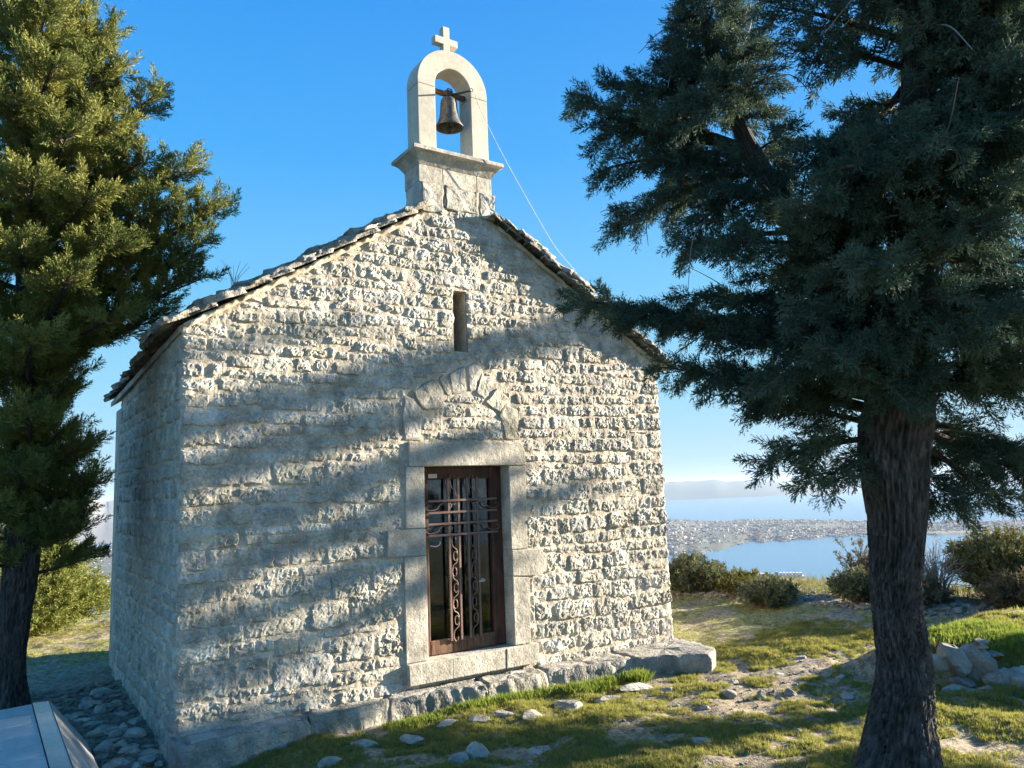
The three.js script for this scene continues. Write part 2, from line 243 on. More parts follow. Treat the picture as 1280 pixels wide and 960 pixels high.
// ------------------------------------------------------------------ chapel
const W0 = -2.26, W1 = 3.28, RX = 0.51, AP = 4.545, SL = 0.605, BACK = -3.75;
const skinTop = x => Math.min(gable(x), x > 0.02 && x < 0.97 ? 4.33 : 9);
const gable = x => AP - SL * Math.abs(x - RX);
const STONES = [[-2.051,-1.905,2.938,3.006],[-1.872,-1.602,2.951,3.056],[-2.26,-1.887,2.793,2.899],[-1.854,-1.737,2.789,2.928],[-1.67,-1.567,2.855,2.926],[-1.558,-1.373,2.85,2.966],[-1.678,-1.514,2.778,2.839],[-1.355,-1.319,2.878,2.96],[-1.319,-0.958,2.839,2.968],[-0.939,-0.665,2.9,2.983],[-0.655,-0.286,2.891,3.017],[-0.266,-0.052,2.817,2.975],[-2.26,-2.071,2.668,2.777],[-2.039,-1.736,2.678,2.781],[-1.514,-1.247,2.776,2.83],[-1.229,-0.987,2.772,2.833],[-0.977,-0.716,2.802,2.885],[-0.697,-0.617,2.763,2.858],[-2.26,-1.893,2.581,2.665],[-1.753,-1.391,2.656,2.753],[-1.373,-1.21,2.656,2.755],[-1.201,-0.987,2.66,2.751],[-0.892,-0.776,2.667,2.751],[-0.757,-0.628,2.638,2.742],[-0.617,-0.352,2.746,2.842],[-0.609,-0.354,2.645,2.737],[-0.333,-0.078,2.628,2.785],[-2.26,-2.084,2.442,2.55],[-2.02,-1.932,2.435,2.561],[-1.868,-1.599,2.533,2.637],[-1.574,-1.301,2.514,2.638],[-1.283,-1.11,2.527,2.644],[-1.1,-0.979,2.544,2.654],[-0.913,-0.63,2.522,2.634],[-0.62,-0.448,2.524,2.634],[-0.438,-0.188,2.532,2.617],[-1.891,-1.701,2.44,2.521],[-1.667,-1.425,2.412,2.508],[-1.408,-1.211,2.396,2.499],[-1.202,-0.875,2.426,2.526],[-2.26,-2.003,2.314,2.419],[-1.963,-1.598,2.321,2.427],[-1.555,-1.355,2.311,2.398],[-1.319,-1.156,2.328,2.39],[-1.138,-0.999,2.349,2.407],[-0.866,-0.572,2.403,2.5],[-0.562,-0.348,2.405,2.509],[-0.337,-0.072,2.415,2.551],[-2.26,-2.041,2.17,2.293],[-2.001,-1.782,2.185,2.303],[-1.757,-1.598,2.211,2.32],[-1.597,-1.166,2.164,2.296],[-1.157,-1.056,2.162,2.297],[-1.037,-0.771,2.158,2.368],[-0.761,-0.483,2.295,2.388],[-0.473,-0.256,2.304,2.399],[-2.26,-1.862,2.015,2.155],[-1.846,-1.537,2.05,2.156],[-1.511,-1.23,2.042,2.156],[-1.212,-0.792,2.03,2.143],[-0.752,-0.29,2.158,2.28],[-0.783,-0.607,2.015,2.141],[-0.597,-0.507,2.008,2.138],[-0.487,-0.313,2.01,2.151],[-2.26,-1.957,1.85,1.99],[-1.933,-1.596,1.834,2.002],[-1.579,-1.337,1.937,2.02],[-1.319,-1.23,1.952,2.035],[-1.212,-0.657,1.937,2.021],[-0.648,-0.357,1.888,1.99],[-0.357,-0.253,1.917,2.011],[-1.561,-1.212,1.825,1.928],[-1.203,-0.88,1.824,1.922],[-0.871,-0.649,1.811,1.902],[-2.26,-1.875,1.689,1.825],[-1.851,-1.728,1.682,1.799],[-1.72,-1.458,1.68,1.781],[-1.458,-1.185,1.702,1.815],[-1.176,-0.881,1.711,1.823],[-0.462,-0.268,1.681,1.812],[-0.51,-0.235,1.821,1.879],[-2.26,-2.132,1.535,1.656],[-2.125,-2.008,1.524,1.654],[-2.0,-1.509,1.507,1.669],[-1.492,-1.159,1.504,1.69],[-1.141,-1.022,1.48,1.673],[-1.003,-0.788,1.457,1.697],[-0.778,-0.554,1.468,1.682],[-0.544,-0.292,1.488,1.673],[-2.26,-1.839,1.346,1.494],[-1.791,-1.336,1.339,1.485],[-1.319,-0.912,1.333,1.481],[-0.902,-0.587,1.318,1.461],[-0.577,-0.275,1.314,1.47],[-2.26,-1.956,1.173,1.317],[-1.948,-1.683,1.165,1.312],[-1.675,-1.301,1.155,1.314],[-1.292,-1.024,1.145,1.3],[-1.015,-0.734,1.156,1.305],[-0.724,-0.42,1.158,1.311],[-0.41,-0.278,1.192,1.307],[-1.747,-1.319,1.071,1.146],[-1.31,-0.942,1.071,1.152],[-0.932,-0.561,1.061,1.153],[-0.541,-0.352,1.07,1.16],[-0.332,-0.25,1.051,1.161],[-2.26,-1.779,0.985,1.153],[-1.739,-1.557,0.999,1.086],[-1.549,-1.249,0.991,1.079],[-1.204,-0.85,0.974,1.069],[-0.84,-0.414,0.956,1.053],[-2.26,-2.045,0.815,0.984],[-2.03,-1.794,0.834,0.983],[-1.789,-1.59,0.823,0.989],[-1.581,-1.481,0.794,0.925],[-1.582,-1.481,0.932,0.991],[-1.473,-1.344,0.8,0.966],[-1.336,-1.02,0.806,0.953],[-1.013,-0.719,0.789,0.945],[-0.709,-0.574,0.797,0.939],[-0.564,-0.437,0.804,0.92],[-2.26,-1.872,0.711,0.818],[-1.865,-1.581,0.709,0.806],[-1.555,-1.265,0.68,0.787],[-1.259,-1.007,0.689,0.785],[-0.998,-0.875,0.68,0.786],[-0.865,-0.561,0.705,0.773],[-2.26,-2.094,0.536,0.711],[-2.079,-1.96,0.551,0.713],[-1.949,-1.648,0.543,0.7],[-1.644,-1.494,0.535,0.681],[-1.477,-1.129,0.533,0.691],[-1.119,-0.961,0.558,0.689],[-0.956,-0.593,0.46,0.674],[-0.578,-0.265,0.514,0.738],[-2.26,-1.763,0.349,0.526],[-1.738,-1.497,0.35,0.512],[-1.49,-1.247,0.37,0.528],[-1.238,-0.953,0.45,0.56],[-0.778,-0.281,0.204,0.503],[-1.157,-0.792,0.228,0.449],[-2.26,-2.042,0.241,0.355],[-2.034,-1.732,0.205,0.353],[-1.721,-1.157,0.22,0.354],[-1.038,-0.765,0.137,0.201],[-0.755,-0.489,0.136,0.193],[-0.429,-0.264,0.104,0.167],[-2.26,-1.841,0.078,0.215],[-1.834,-1.636,0.084,0.193],[-1.619,-1.475,0.093,0.192],[-1.458,-1.265,0.042,0.189],[-1.256,-1.039,0.037,0.169],[-1.011,-0.858,-0.002,0.124],[-0.843,-0.562,-0.088,0.111],[-0.531,-0.257,-0.097,0.097],[-2.26,-1.999,-0.016,0.084],[-1.996,-1.775,-0.005,0.075],[-1.726,-1.509,-0.035,0.067],[-1.483,-0.957,-0.246,0.017],[-0.949,-0.691,-0.177,-0.1],[-0.524,-0.26,-0.205,-0.119],[-2.26,-1.758,-0.218,-0.002],[-1.734,-1.629,-0.163,-0.042],[-1.623,-1.508,-0.166,-0.038],[-0.95,-0.692,-0.287,-0.187],[-0.682,-0.263,-0.317,-0.214],[-1.491,-1.283,-0.297,-0.228],[-1.838,-1.592,-0.298,-0.181],[-2.26,-1.852,-0.394,-0.239],[-1.837,-1.583,-0.369,-0.31],[-1.578,-1.422,-0.342,-0.274],[-1.265,-0.958,-0.34,-0.273],[-2.26,-1.867,-0.517,-0.402],[-1.852,-1.591,-0.427,-0.379],[0.143,0.439,4.146,4.276],[0.44,0.759,4.243,4.367],[-0.026,0.131,4.017,4.163],[-0.256,-0.065,3.97,4.073],[0.14,0.21,4.033,4.119],[0.23,0.393,4.03,4.141],[0.403,0.602,4.04,4.153],[-0.314,-0.106,3.884,3.95],[-0.087,0.078,3.897,3.991],[0.097,0.389,3.873,4.01],[0.399,0.746,3.901,4.038],[-0.57,-0.315,3.766,3.871],[-0.306,-0.07,3.749,3.873],[-0.061,0.124,3.744,3.884],[0.143,0.364,3.765,3.862],[0.37,0.498,3.758,3.864],[0.508,0.741,3.765,3.891],[-0.669,-0.5,3.652,3.729],[-0.491,-0.336,3.64,3.75],[-0.327,-0.044,3.64,3.753],[-0.045,0.21,3.658,3.737],[0.22,0.382,3.668,3.763],[0.421,0.546,3.654,3.754],[0.566,0.735,3.642,3.75],[-1.119,-0.97,3.458,3.565],[-0.962,-0.74,3.47,3.607],[-0.731,-0.573,3.498,3.631],[-0.565,-0.357,3.479,3.622],[-0.348,-0.227,3.492,3.61],[-0.218,-0.137,3.505,3.614],[-0.13,0.157,3.496,3.638],[0.162,0.732,3.51,3.668],[-0.827,-0.601,3.39,3.474],[-0.598,-0.386,3.395,3.467],[-0.377,0.027,3.405,3.493],[0.045,0.394,3.4,3.495],[-1.576,-1.344,3.208,3.294],[-1.329,-0.997,3.208,3.35],[-0.988,-0.76,3.219,3.368],[-0.751,-0.638,3.254,3.38],[-0.63,-0.222,3.248,3.38],[-0.213,-0.034,3.266,3.394],[-0.03,0.17,3.265,3.402],[0.179,0.39,3.269,3.395],[-1.321,-1.12,3.35,3.419],[-1.112,-0.904,3.368,3.438],[-1.56,-1.104,3.113,3.208],[-1.101,-0.972,3.137,3.213],[-0.922,-0.631,3.141,3.224],[-0.628,-0.525,3.156,3.216],[-0.408,-0.188,3.168,3.248],[-0.522,-0.418,3.142,3.2],[-0.16,0.206,3.132,3.243],[-1.575,-1.464,2.982,3.044],[-1.458,-1.245,2.966,3.097],[-1.238,-0.876,2.976,3.108],[-0.873,-0.788,2.988,3.114],[-0.78,-0.589,2.984,3.129],[-0.58,-0.374,3.023,3.137],[-0.365,-0.049,3.042,3.145],[-0.04,0.212,3.038,3.126],[0.224,0.384,3.074,3.239],[-0.108,0.026,2.975,3.057],[0.035,0.2,2.965,3.03],[0.22,0.38,2.985,3.063],[0.561,0.785,3.394,3.477],[0.557,0.724,3.258,3.375],[0.74,1.13,3.262,3.41],[0.567,1.112,3.135,3.245],[0.558,0.747,2.968,3.108],[0.759,1.012,3.021,3.124],[1.134,1.225,3.266,3.412],[0.893,1.213,3.498,3.64],[0.806,1.052,3.655,3.75],[0.799,0.931,3.774,3.843],[0.746,0.936,3.851,3.972],[0.937,1.126,3.739,3.83],[1.05,1.255,3.652,3.744],[1.224,1.546,3.514,3.655],[1.388,1.794,3.422,3.517],[1.237,1.483,3.311,3.406],[1.534,1.712,3.349,3.42],[1.218,1.351,3.154,3.229],[1.726,1.955,3.151,3.248],[1.966,2.189,3.162,3.265],[1.835,2.141,3.269,3.342],[1.467,1.746,3.025,3.124],[1.771,2.196,3.066,3.144],[1.171,1.34,2.934,2.999],[1.365,1.818,2.964,3.016],[1.844,2.327,3.0,3.061],[0.494,0.628,3.699,3.798],[0.389,0.611,3.848,3.927],[0.553,0.873,4.138,4.239],[0.884,1.11,4.162,4.212],[0.752,0.938,4.017,4.118],[0.949,1.25,4.054,4.127],[0.968,1.111,3.923,4.025],[1.123,1.392,3.953,4.041],[1.178,1.512,3.84,3.945],[1.257,1.658,3.73,3.835],[1.549,1.859,3.644,3.74],[1.646,1.906,3.553,3.638],[2.214,2.394,3.138,3.268],[2.42,2.706,3.148,3.247],[2.467,2.783,3.032,3.131],[2.7,2.935,2.909,3.024],[2.5,2.679,2.873,2.997],[2.945,3.125,2.86,2.973],[2.79,3.027,2.765,2.876],[2.574,2.767,2.752,2.85],[1.998,2.242,3.369,3.445],[2.263,2.458,3.294,3.36],[1.896,2.11,3.411,3.497],[0.755,1.054,2.909,3.003],[0.575,0.742,2.834,2.949],[1.064,1.158,2.864,2.984],[0.763,1.05,2.841,2.899],[1.058,1.42,3.033,3.134],[1.233,1.479,3.246,3.297],[1.473,1.7,3.139,3.205],[1.529,1.784,3.252,3.336],[1.234,1.376,2.817,2.961],[1.416,1.807,2.82,2.954],[1.838,2.047,2.805,2.978],[2.069,2.518,2.818,2.992],[1.107,1.207,2.675,2.792],[1.237,1.502,2.687,2.802],[1.522,1.906,2.663,2.813],[1.926,2.217,2.664,2.793],[2.229,2.302,2.701,2.799],[1.181,1.403,2.541,2.68],[1.432,2.131,2.546,2.684],[2.152,2.368,2.55,2.669],[2.375,2.622,2.453,2.656],[2.6,2.829,2.539,2.648],[2.923,3.28,2.633,2.779],[2.844,2.975,2.514,2.628],[2.99,3.28,2.485,2.622],[1.096,1.255,2.437,2.519],[1.274,1.53,2.437,2.518],[1.543,1.76,2.413,2.518],[1.782,1.977,2.43,2.521],[1.999,2.371,2.432,2.534],[2.663,2.882,2.445,2.523],[1.13,1.431,2.3,2.42],[1.445,1.585,2.316,2.408],[1.616,2.058,2.308,2.411],[2.07,2.272,2.327,2.427],[2.283,2.562,2.338,2.429],[2.585,2.948,2.345,2.432],[2.966,3.28,2.364,2.467],[1.164,1.283,2.217,2.282],[1.296,1.589,2.181,2.289],[1.604,1.833,2.195,2.292],[1.854,2.185,2.193,2.305],[2.241,2.767,2.195,2.319],[2.793,3.064,2.24,2.341],[3.076,3.28,2.246,2.348],[1.206,1.582,2.039,2.163],[1.603,2.014,2.044,2.183],[2.024,2.108,2.056,2.168],[2.12,2.232,2.066,2.183],[2.243,2.496,2.051,2.192],[2.507,2.684,2.045,2.184],[2.701,2.926,2.048,2.198],[2.944,3.28,2.042,2.226],[1.211,1.554,1.94,2.028],[1.575,1.946,1.939,2.024],[2.011,2.427,1.937,2.015],[2.444,2.745,1.944,2.024],[1.214,1.496,1.793,1.921],[1.517,1.662,1.801,1.922],[1.672,1.853,1.8,1.922],[1.874,2.236,1.782,1.924],[2.259,2.771,1.789,1.926],[2.799,3.056,1.814,1.982],[3.07,3.28,1.823,2.021],[1.218,1.347,1.68,1.753],[1.367,1.581,1.678,1.756],[1.591,1.748,1.667,1.755],[1.762,2.07,1.648,1.754],[2.082,2.215,1.653,1.747],[2.26,2.5,1.65,1.76],[2.511,2.759,1.639,1.75],[2.774,3.28,1.679,1.801],[1.213,1.828,1.599,1.658],[1.21,1.426,1.414,1.596],[1.457,1.841,1.42,1.585],[1.866,2.193,1.46,1.626],[2.208,2.305,1.463,1.609],[2.321,2.593,1.459,1.615],[2.617,2.747,1.488,1.608],[2.766,2.992,1.493,1.659],[3.009,3.28,1.496,1.641],[1.21,1.498,1.276,1.396],[1.508,1.642,1.259,1.389],[1.664,2.113,1.247,1.435],[2.181,2.521,1.29,1.432],[2.534,2.65,1.302,1.434],[2.675,2.89,1.292,1.465],[2.915,3.28,1.273,1.475],[1.419,1.707,1.09,1.218],[1.734,2.086,1.093,1.24],[2.114,2.263,1.104,1.248],[2.277,2.471,1.102,1.233],[2.494,2.829,1.099,1.233],[2.846,2.979,1.12,1.245],[2.988,3.12,1.114,1.24],[3.146,3.28,1.118,1.25],[1.21,1.633,0.879,1.081],[1.646,1.786,0.893,1.058],[1.799,2.042,0.891,1.055],[2.054,2.346,0.905,1.062],[2.361,2.742,0.905,1.078],[2.76,3.28,0.91,1.1],[1.209,1.413,0.773,0.869],[1.426,1.549,0.77,0.858],[1.562,1.853,0.769,0.867],[1.868,2.184,0.763,0.884],[2.227,2.53,0.77,0.889],[2.559,2.702,0.774,0.895],[2.717,3.024,0.769,0.892],[3.04,3.28,0.767,0.893],[1.421,1.594,0.701,0.755],[1.619,1.99,0.675,0.754],[2.004,2.23,0.646,0.748],[2.25,2.604,0.633,0.752],[2.634,2.85,0.641,0.739],[2.896,3.28,0.637,0.75],[3.048,3.28,0.508,0.619],[1.451,1.711,0.501,0.681],[1.762,2.086,0.471,0.653],[2.113,2.247,0.473,0.626],[2.261,2.397,0.48,0.615],[2.416,2.637,0.481,0.645],[2.658,2.926,0.475,0.626],[2.904,3.28,0.39,0.486],[1.272,1.574,0.327,0.462],[1.589,1.854,0.352,0.472],[1.868,2.236,0.33,0.465],[2.251,2.497,0.33,0.468],[2.521,2.839,0.322,0.456],[3.038,3.28,0.16,0.372],[1.223,1.27,0.303,0.453],[1.277,1.457,0.224,0.318],[1.47,1.806,0.195,0.324],[1.82,2.073,0.172,0.325],[2.085,2.347,0.164,0.32],[2.367,2.71,0.13,0.32],[2.728,2.945,0.172,0.323],[2.962,3.065,0.186,0.318],[1.21,1.281,-0.034,0.287],[1.292,1.484,0.014,0.196],[1.534,2.092,-0.017,0.17],[2.12,2.582,-0.051,0.141],[2.608,3.28,-0.018,0.148],[1.413,1.657,-0.184,-0.03],[1.671,1.783,-0.19,-0.042],[1.797,1.898,-0.206,-0.029],[1.912,2.12,-0.189,-0.041],[2.134,2.348,-0.208,-0.048],[2.365,2.783,-0.199,-0.034],[2.8,3.062,-0.182,-0.048],[3.079,3.28,-0.172,-0.067],[1.21,1.268,-0.183,-0.048],[1.282,1.396,-0.186,-0.019],[1.838,1.979,-0.33,-0.211],[1.993,2.309,-0.363,-0.207],[2.326,2.608,-0.347,-0.208],[2.631,3.047,-0.366,-0.189],[3.064,3.28,-0.391,-0.194],[1.285,1.363,-0.315,-0.199],[1.374,1.81,-0.339,-0.212],[2.592,2.976,-0.451,-0.374],[2.992,3.28,-0.485,-0.402],[0.783,0.987,2.667,2.827],[0.932,1.154,2.531,2.659],[0.156,0.375,2.703,2.786],[0.392,0.569,2.737,2.817],[0.578,0.669,2.76,2.846],[-0.119,0.076,2.529,2.638],[0.1,0.293,2.588,2.678],[0.727,0.828,2.583,2.626],[-0.404,-0.246,2.754,2.814],[-0.064,0.14,2.664,2.757],[0.268,0.717,2.289,2.373],[0.187,0.509,2.141,2.275],[0.525,0.879,2.148,2.258],[-0.005,0.23,2.001,2.136],[0.292,0.625,2.016,2.14],[0.633,0.94,2.009,2.126],[-0.015,0.165,1.908,1.985],[0.173,0.35,1.915,1.987],[0.353,0.5,1.909,1.988],[0.508,0.637,1.91,1.997],[0.642,0.768,1.91,1.998],[0.773,0.953,1.911,2.0],[0.937,1.058,2.37,2.427],[1.152,1.214,1.941,2.056],[-1.57,-1.25,-0.462,-0.398],[-1.23,-0.91,-0.462,-0.368],[-0.89,-0.57,-0.462,-0.348],[-0.55,-0.24,-0.462,-0.348],[1.28,1.6,-0.462,-0.368],[1.62,1.94,-0.462,-0.368],[1.96,2.28,-0.462,-0.388],[2.3,2.56,-0.462,-0.388],[-1.4,-1.3,-0.382,-0.318],[-0.67,-0.55,-0.202,-0.118],[-0.39,-0.24,0.908,1.022],[1.28,1.39,1.098,1.212],[-0.77,-0.49,1.698,1.782],[2.39,2.71,2.668,2.722],[2.73,2.89,2.668,2.722],[2.32,2.54,2.738,2.792],[-0.03,0.13,2.768,2.882],[0.15,0.34,2.798,2.912],[3.14,3.24,2.798,2.852],[-1.78,-1.59,3.068,3.122],[1.25,1.36,3.418,3.492],[0.75,0.86,3.488,3.602],[1.93,2.07,3.508,3.562],[-0.87,-0.76,3.618,3.672],[0.96,1.15,3.848,3.902],[0.62,0.72,4.058,4.112],[0.24,0.41,4.288,4.342],[0.39,0.63,4.378,4.432],[-1.57,-1.52,-0.262,-0.188],[-0.94,-0.87,-0.082,-0.028],[2.95,3.02,0.498,0.612],[2.54,2.65,1.248,1.282],[-0.86,-0.79,1.708,1.782],[-0.63,-0.54,1.798,1.862],[-0.27,-0.22,2.228,2.282],[-0.24,-0.19,2.298,2.392],[-0.97,-0.92,2.668,2.782],[1.01,1.08,2.678,2.792],[2.32,2.37,2.688,2.722],[0.69,0.75,2.718,2.812],[3.05,3.12,2.798,2.832],[1.07,1.2,2.808,2.842],[-0.03,0.13,2.898,2.942],[0.22,0.34,2.928,2.962],[2.35,2.44,3.008,3.112],[2.8,2.88,3.038,3.072],[-1.57,-1.49,3.058,3.092],[2.22,2.33,3.078,3.112],[-1.69,-1.59,3.138,3.172],[1.13,1.19,3.148,3.242],[1.37,1.44,3.148,3.222],[2.16,2.23,3.288,3.342],[-1.41,-1.36,3.308,3.342],[1.73,1.8,3.348,3.402],[1.82,1.87,3.358,3.472],[2.26,2.32,3.378,3.412],[0.81,1.13,3.428,3.472],[1.15,1.23,3.428,3.472],[-1.2,-1.15,3.438,3.472],[2.13,2.19,3.458,3.492],[1.81,1.87,3.488,3.532],[1.57,1.62,3.528,3.622],[1.93,1.99,3.578,3.612],[1.27,1.52,3.668,3.702],[-0.79,-0.7,3.688,3.722],[-0.69,-0.6,3.748,3.782],[1.15,1.23,3.758,3.812],[-0.46,-0.34,3.888,3.922],[-0.12,-0.06,4.088,4.122],[0.46,0.52,4.168,4.222],[0.02,0.11,4.178,4.212],[0.78,0.86,4.258,4.292],[0.32,0.37,4.358,4.392],[0.47,0.55,4.448,4.482],[-0.94,-0.71,-0.332,-0.308],[2.86,3.01,0.338,0.362],[1.28,1.48,1.228,1.252],[2.67,2.82,1.248,1.272],[2.77,3.04,1.998,2.022],[-0.27,-0.14,2.988,3.012]];
const chapel = thing('stone_chapel', 'small stone chapel with gabled front, slab roof and open bell gable', 'chapel');
{
  const wall = (() => { // core of the front wall with the door and slit openings
    const s = new THREE.Shape(); s.moveTo(W0 + 0.03, -0.9); s.lineTo(W1 - 0.03, -0.9); s.lineTo(W1 - 0.03, gable(W1) - 0.04); s.lineTo(0.9, 4.27); s.lineTo(0.1, 4.26); s.lineTo(W0 + 0.03, gable(W0) - 0.04); s.closePath();
    const hole = (a, b, c, d) => { const h = new THREE.Path(); h.moveTo(a, c); h.lineTo(a, d); h.lineTo(b, d); h.lineTo(b, c); h.closePath(); s.holes.push(h); };
    hole(-0.012, 1.012, -0.21, 1.655); hole(0.385, 0.553, 2.83, 3.48);
    const g = new THREE.ExtrudeGeometry(s, { depth: 0.5, bevelEnabled: false }); g.translate(0, 0, -0.525); return g;
  })();
  // mortar skin of the front
  const xs = [], ys = []; for (let x = W0; x < W1 - 1e-6; x += 0.02) xs.push(x); xs.push(W1, 0.385, 0.553); for (let y = -0.85; y < 4.56; y += 0.02) ys.push(y); ys.push(2.83, 3.48);
  const uniq = a => a.sort((p, q) => p - q).filter((v, i) => !i || v - a[i - 1] > 0.004 || [0.385, 0.553, 2.83, 3.48].includes(v));
  const X = uniq(xs), Y = uniq(ys), pos = [], uv = [], idx = [];
  for (const y of Y) for (const x of X) {
    const ed = Math.min(x - W0, W1 - x), yy = Math.min(y, skinTop(x) + 0.005);
    const z = 0.003 + 0.005 * N3(x * 6, y * 6, 2) + 0.004 * N3(x * 15, y * 15, 4) + 0.0025 * N3(x * 33, y * 33, 6) - 0.014 * sstep(0.03, 0, ed);
    pos.push(x, yy, z); uv.push(x, yy);
  }
  for (let j = 0; j < Y.length - 1; j++) for (let i = 0; i < X.length - 1; i++) {
    const cx = (X[i] + X[i + 1]) / 2, cy = (Y[j] + Y[j + 1]) / 2;
    if (cx > -0.1 && cx < 1.1 && cy < 1.72) continue; if (cx > 0.385 && cx < 0.553 && cy > 2.83 && cy < 3.48) continue; if (cy > skinTop(cx) + 0.03) continue;
    const a = j * X.length + i, b = a + 1, c = a + X.length, d = c + 1; idx.push(a, b, d, a, d, c);
  }
  const g = new THREE.BufferGeometry(); g.setAttribute('position', new THREE.Float32BufferAttribute(pos, 3)); g.setAttribute('uv', new THREE.Float32BufferAttribute(uv, 2)); g.setIndex(idx); g.computeVertexNormals();
  const core = wall.index ? wall.toNonIndexed() : wall; const skin = g.toNonIndexed();
  const front = part('front_wall', mergeGeometries([core, skin]), M.mortar, chapel);
  // rough stones of the front
  const list = STONES.filter(q => q[3] < 4.37).map((q, i) => ({ q, i, a: (q[1] - q[0]) * (q[3] - q[2]) })).sort((p, q) => q.a - p.a);
  const rest = [];
  list.forEach(({ q, i }, k) => {
    const rng = mulberry(i + 500), sm = (q[3] - q[2]) < 0.07;
    const geo = toneGeo(toCreasedNormals(faceStone(q[0] - 0.002, q[1] + 0.002, q[2] - 0.003, q[3] + 0.003, i + 1, (sm ? 0.007 : 0.010) + 0.013 * rng(), 0.0105), 0.42), rng, i);
    if (k < 290) part('stone', geo, M.stone, front); else rest.push(geo);
  });
  part('small_stones', mergeGeometries(rest), M.stone, front, { kind: 'stuff' });
  // relieving arch over the door
  const VS = [[[-0.197, 2.341], [-0.102, 2.324], [-0.002, 2.187], [-0.031, 1.907], [-0.206, 1.906], [-0.231, 2.116]], [[-0.101, 2.398], [0.074, 2.507], [0.181, 2.512], [0.284, 2.345], [0.219, 2.233], [0.066, 2.202], [-0.001, 2.214], [-0.066, 2.306]], [[0.19, 2.535], [0.244, 2.577], [0.304, 2.497], [0.332, 2.374], [0.29, 2.36]], [[0.307, 2.58], [0.501, 2.689], [0.524, 2.409], [0.348, 2.381]], [[0.542, 2.691], [0.65, 2.74], [0.712, 2.644], [0.622, 2.427], [0.549, 2.424]], [[0.712, 2.63], [0.9, 2.553], [0.72, 2.335], [0.637, 2.405]], [[0.9, 2.466], [1.047, 2.357], [0.912, 2.202], [0.735, 2.303]], [[0.992, 2.283], [1.155, 2.244], [1.166, 1.912], [0.976, 1.911], [0.957, 2.053], [0.904, 2.18]]];
  VS.forEach((poly, i) => { // slabGeo lies in xz: stand it up
    const gg = slabGeo(poly.map(([x, y]) => [x, -y]), -0.05, 0.014, 700 + i, 0.02, 0.006); gg.rotateX(Math.PI / 2);
    part('arch_stone', gg, M.stone, front);
  });
  // dressed door surround
  const dressed = (name, poly, z0, z1, seed) => {
    const s = new THREE.Shape(); poly.forEach(([x, y], i) => i ? s.lineTo(x, y) : s.moveTo(x, y)); s.closePath();
    const e = new THREE.ExtrudeGeometry(s, { depth: z1 - z0 - 0.016, bevelEnabled: true, bevelThickness: 0.008, bevelSize: 0.006, bevelOffset: -0.006, bevelSegments: 2 }); e.translate(0, 0, z0 + 0.008);
    part(name, boxUV(e), M.dressed, front);
  };
  dressed('lintel', [[-0.172, 1.648], [1.215, 1.642], [1.212, 1.8], [1.17, 1.875], [1.133, 1.888], [-0.166, 1.886]], -0.2, 0.030);
  dressed('jamb_stone', [[-0.205, 1.644], [-0.002, 1.644], [-0.004, 1.043], [-0.214, 1.051]], -0.2, 0.022);
  dressed('jamb_stone', [[-0.405, 1.044], [-0.003, 1.038], [-0.003, 0.786], [-0.415, 0.793]], -0.2, 0.028);
  dressed('jamb_stone', [[-0.238, 0.782], [-0.001, 0.782], [0.0, -0.2], [-0.236, -0.2]], -0.2, 0.024);
  dressed('jamb_stone', [[1.0, 1.636], [1.222, 1.636], [1.205, 0.765], [1.0, 0.765]], -0.2, 0.022);
  dressed('jamb_stone', [[1.0, 0.76], [1.375, 0.748], [1.445, 0.65], [1.433, 0.512], [1.292, 0.472], [1.0, 0.497]], -0.2, 0.030);
  dressed('jamb_stone', [[1.0, 0.491], [1.21, 0.466], [1.198, -0.202], [1.0, -0.2]], -0.2, 0.024);
  dressed('sill_stone', [[-0.233, -0.206], [0.236, -0.207], [0.231, -0.40], [-0.226, -0.40]], -0.25, 0.07);
  dressed('sill_stone', [[0.240, -0.208], [0.86, -0.209], [0.855, -0.40], [0.236, -0.40]], -0.25, 0.066);
  dressed('sill_stone', [[0.864, -0.209], [1.266, -0.207], [1.257, -0.40], [0.859, -0.40]], -0.25, 0.072);
}
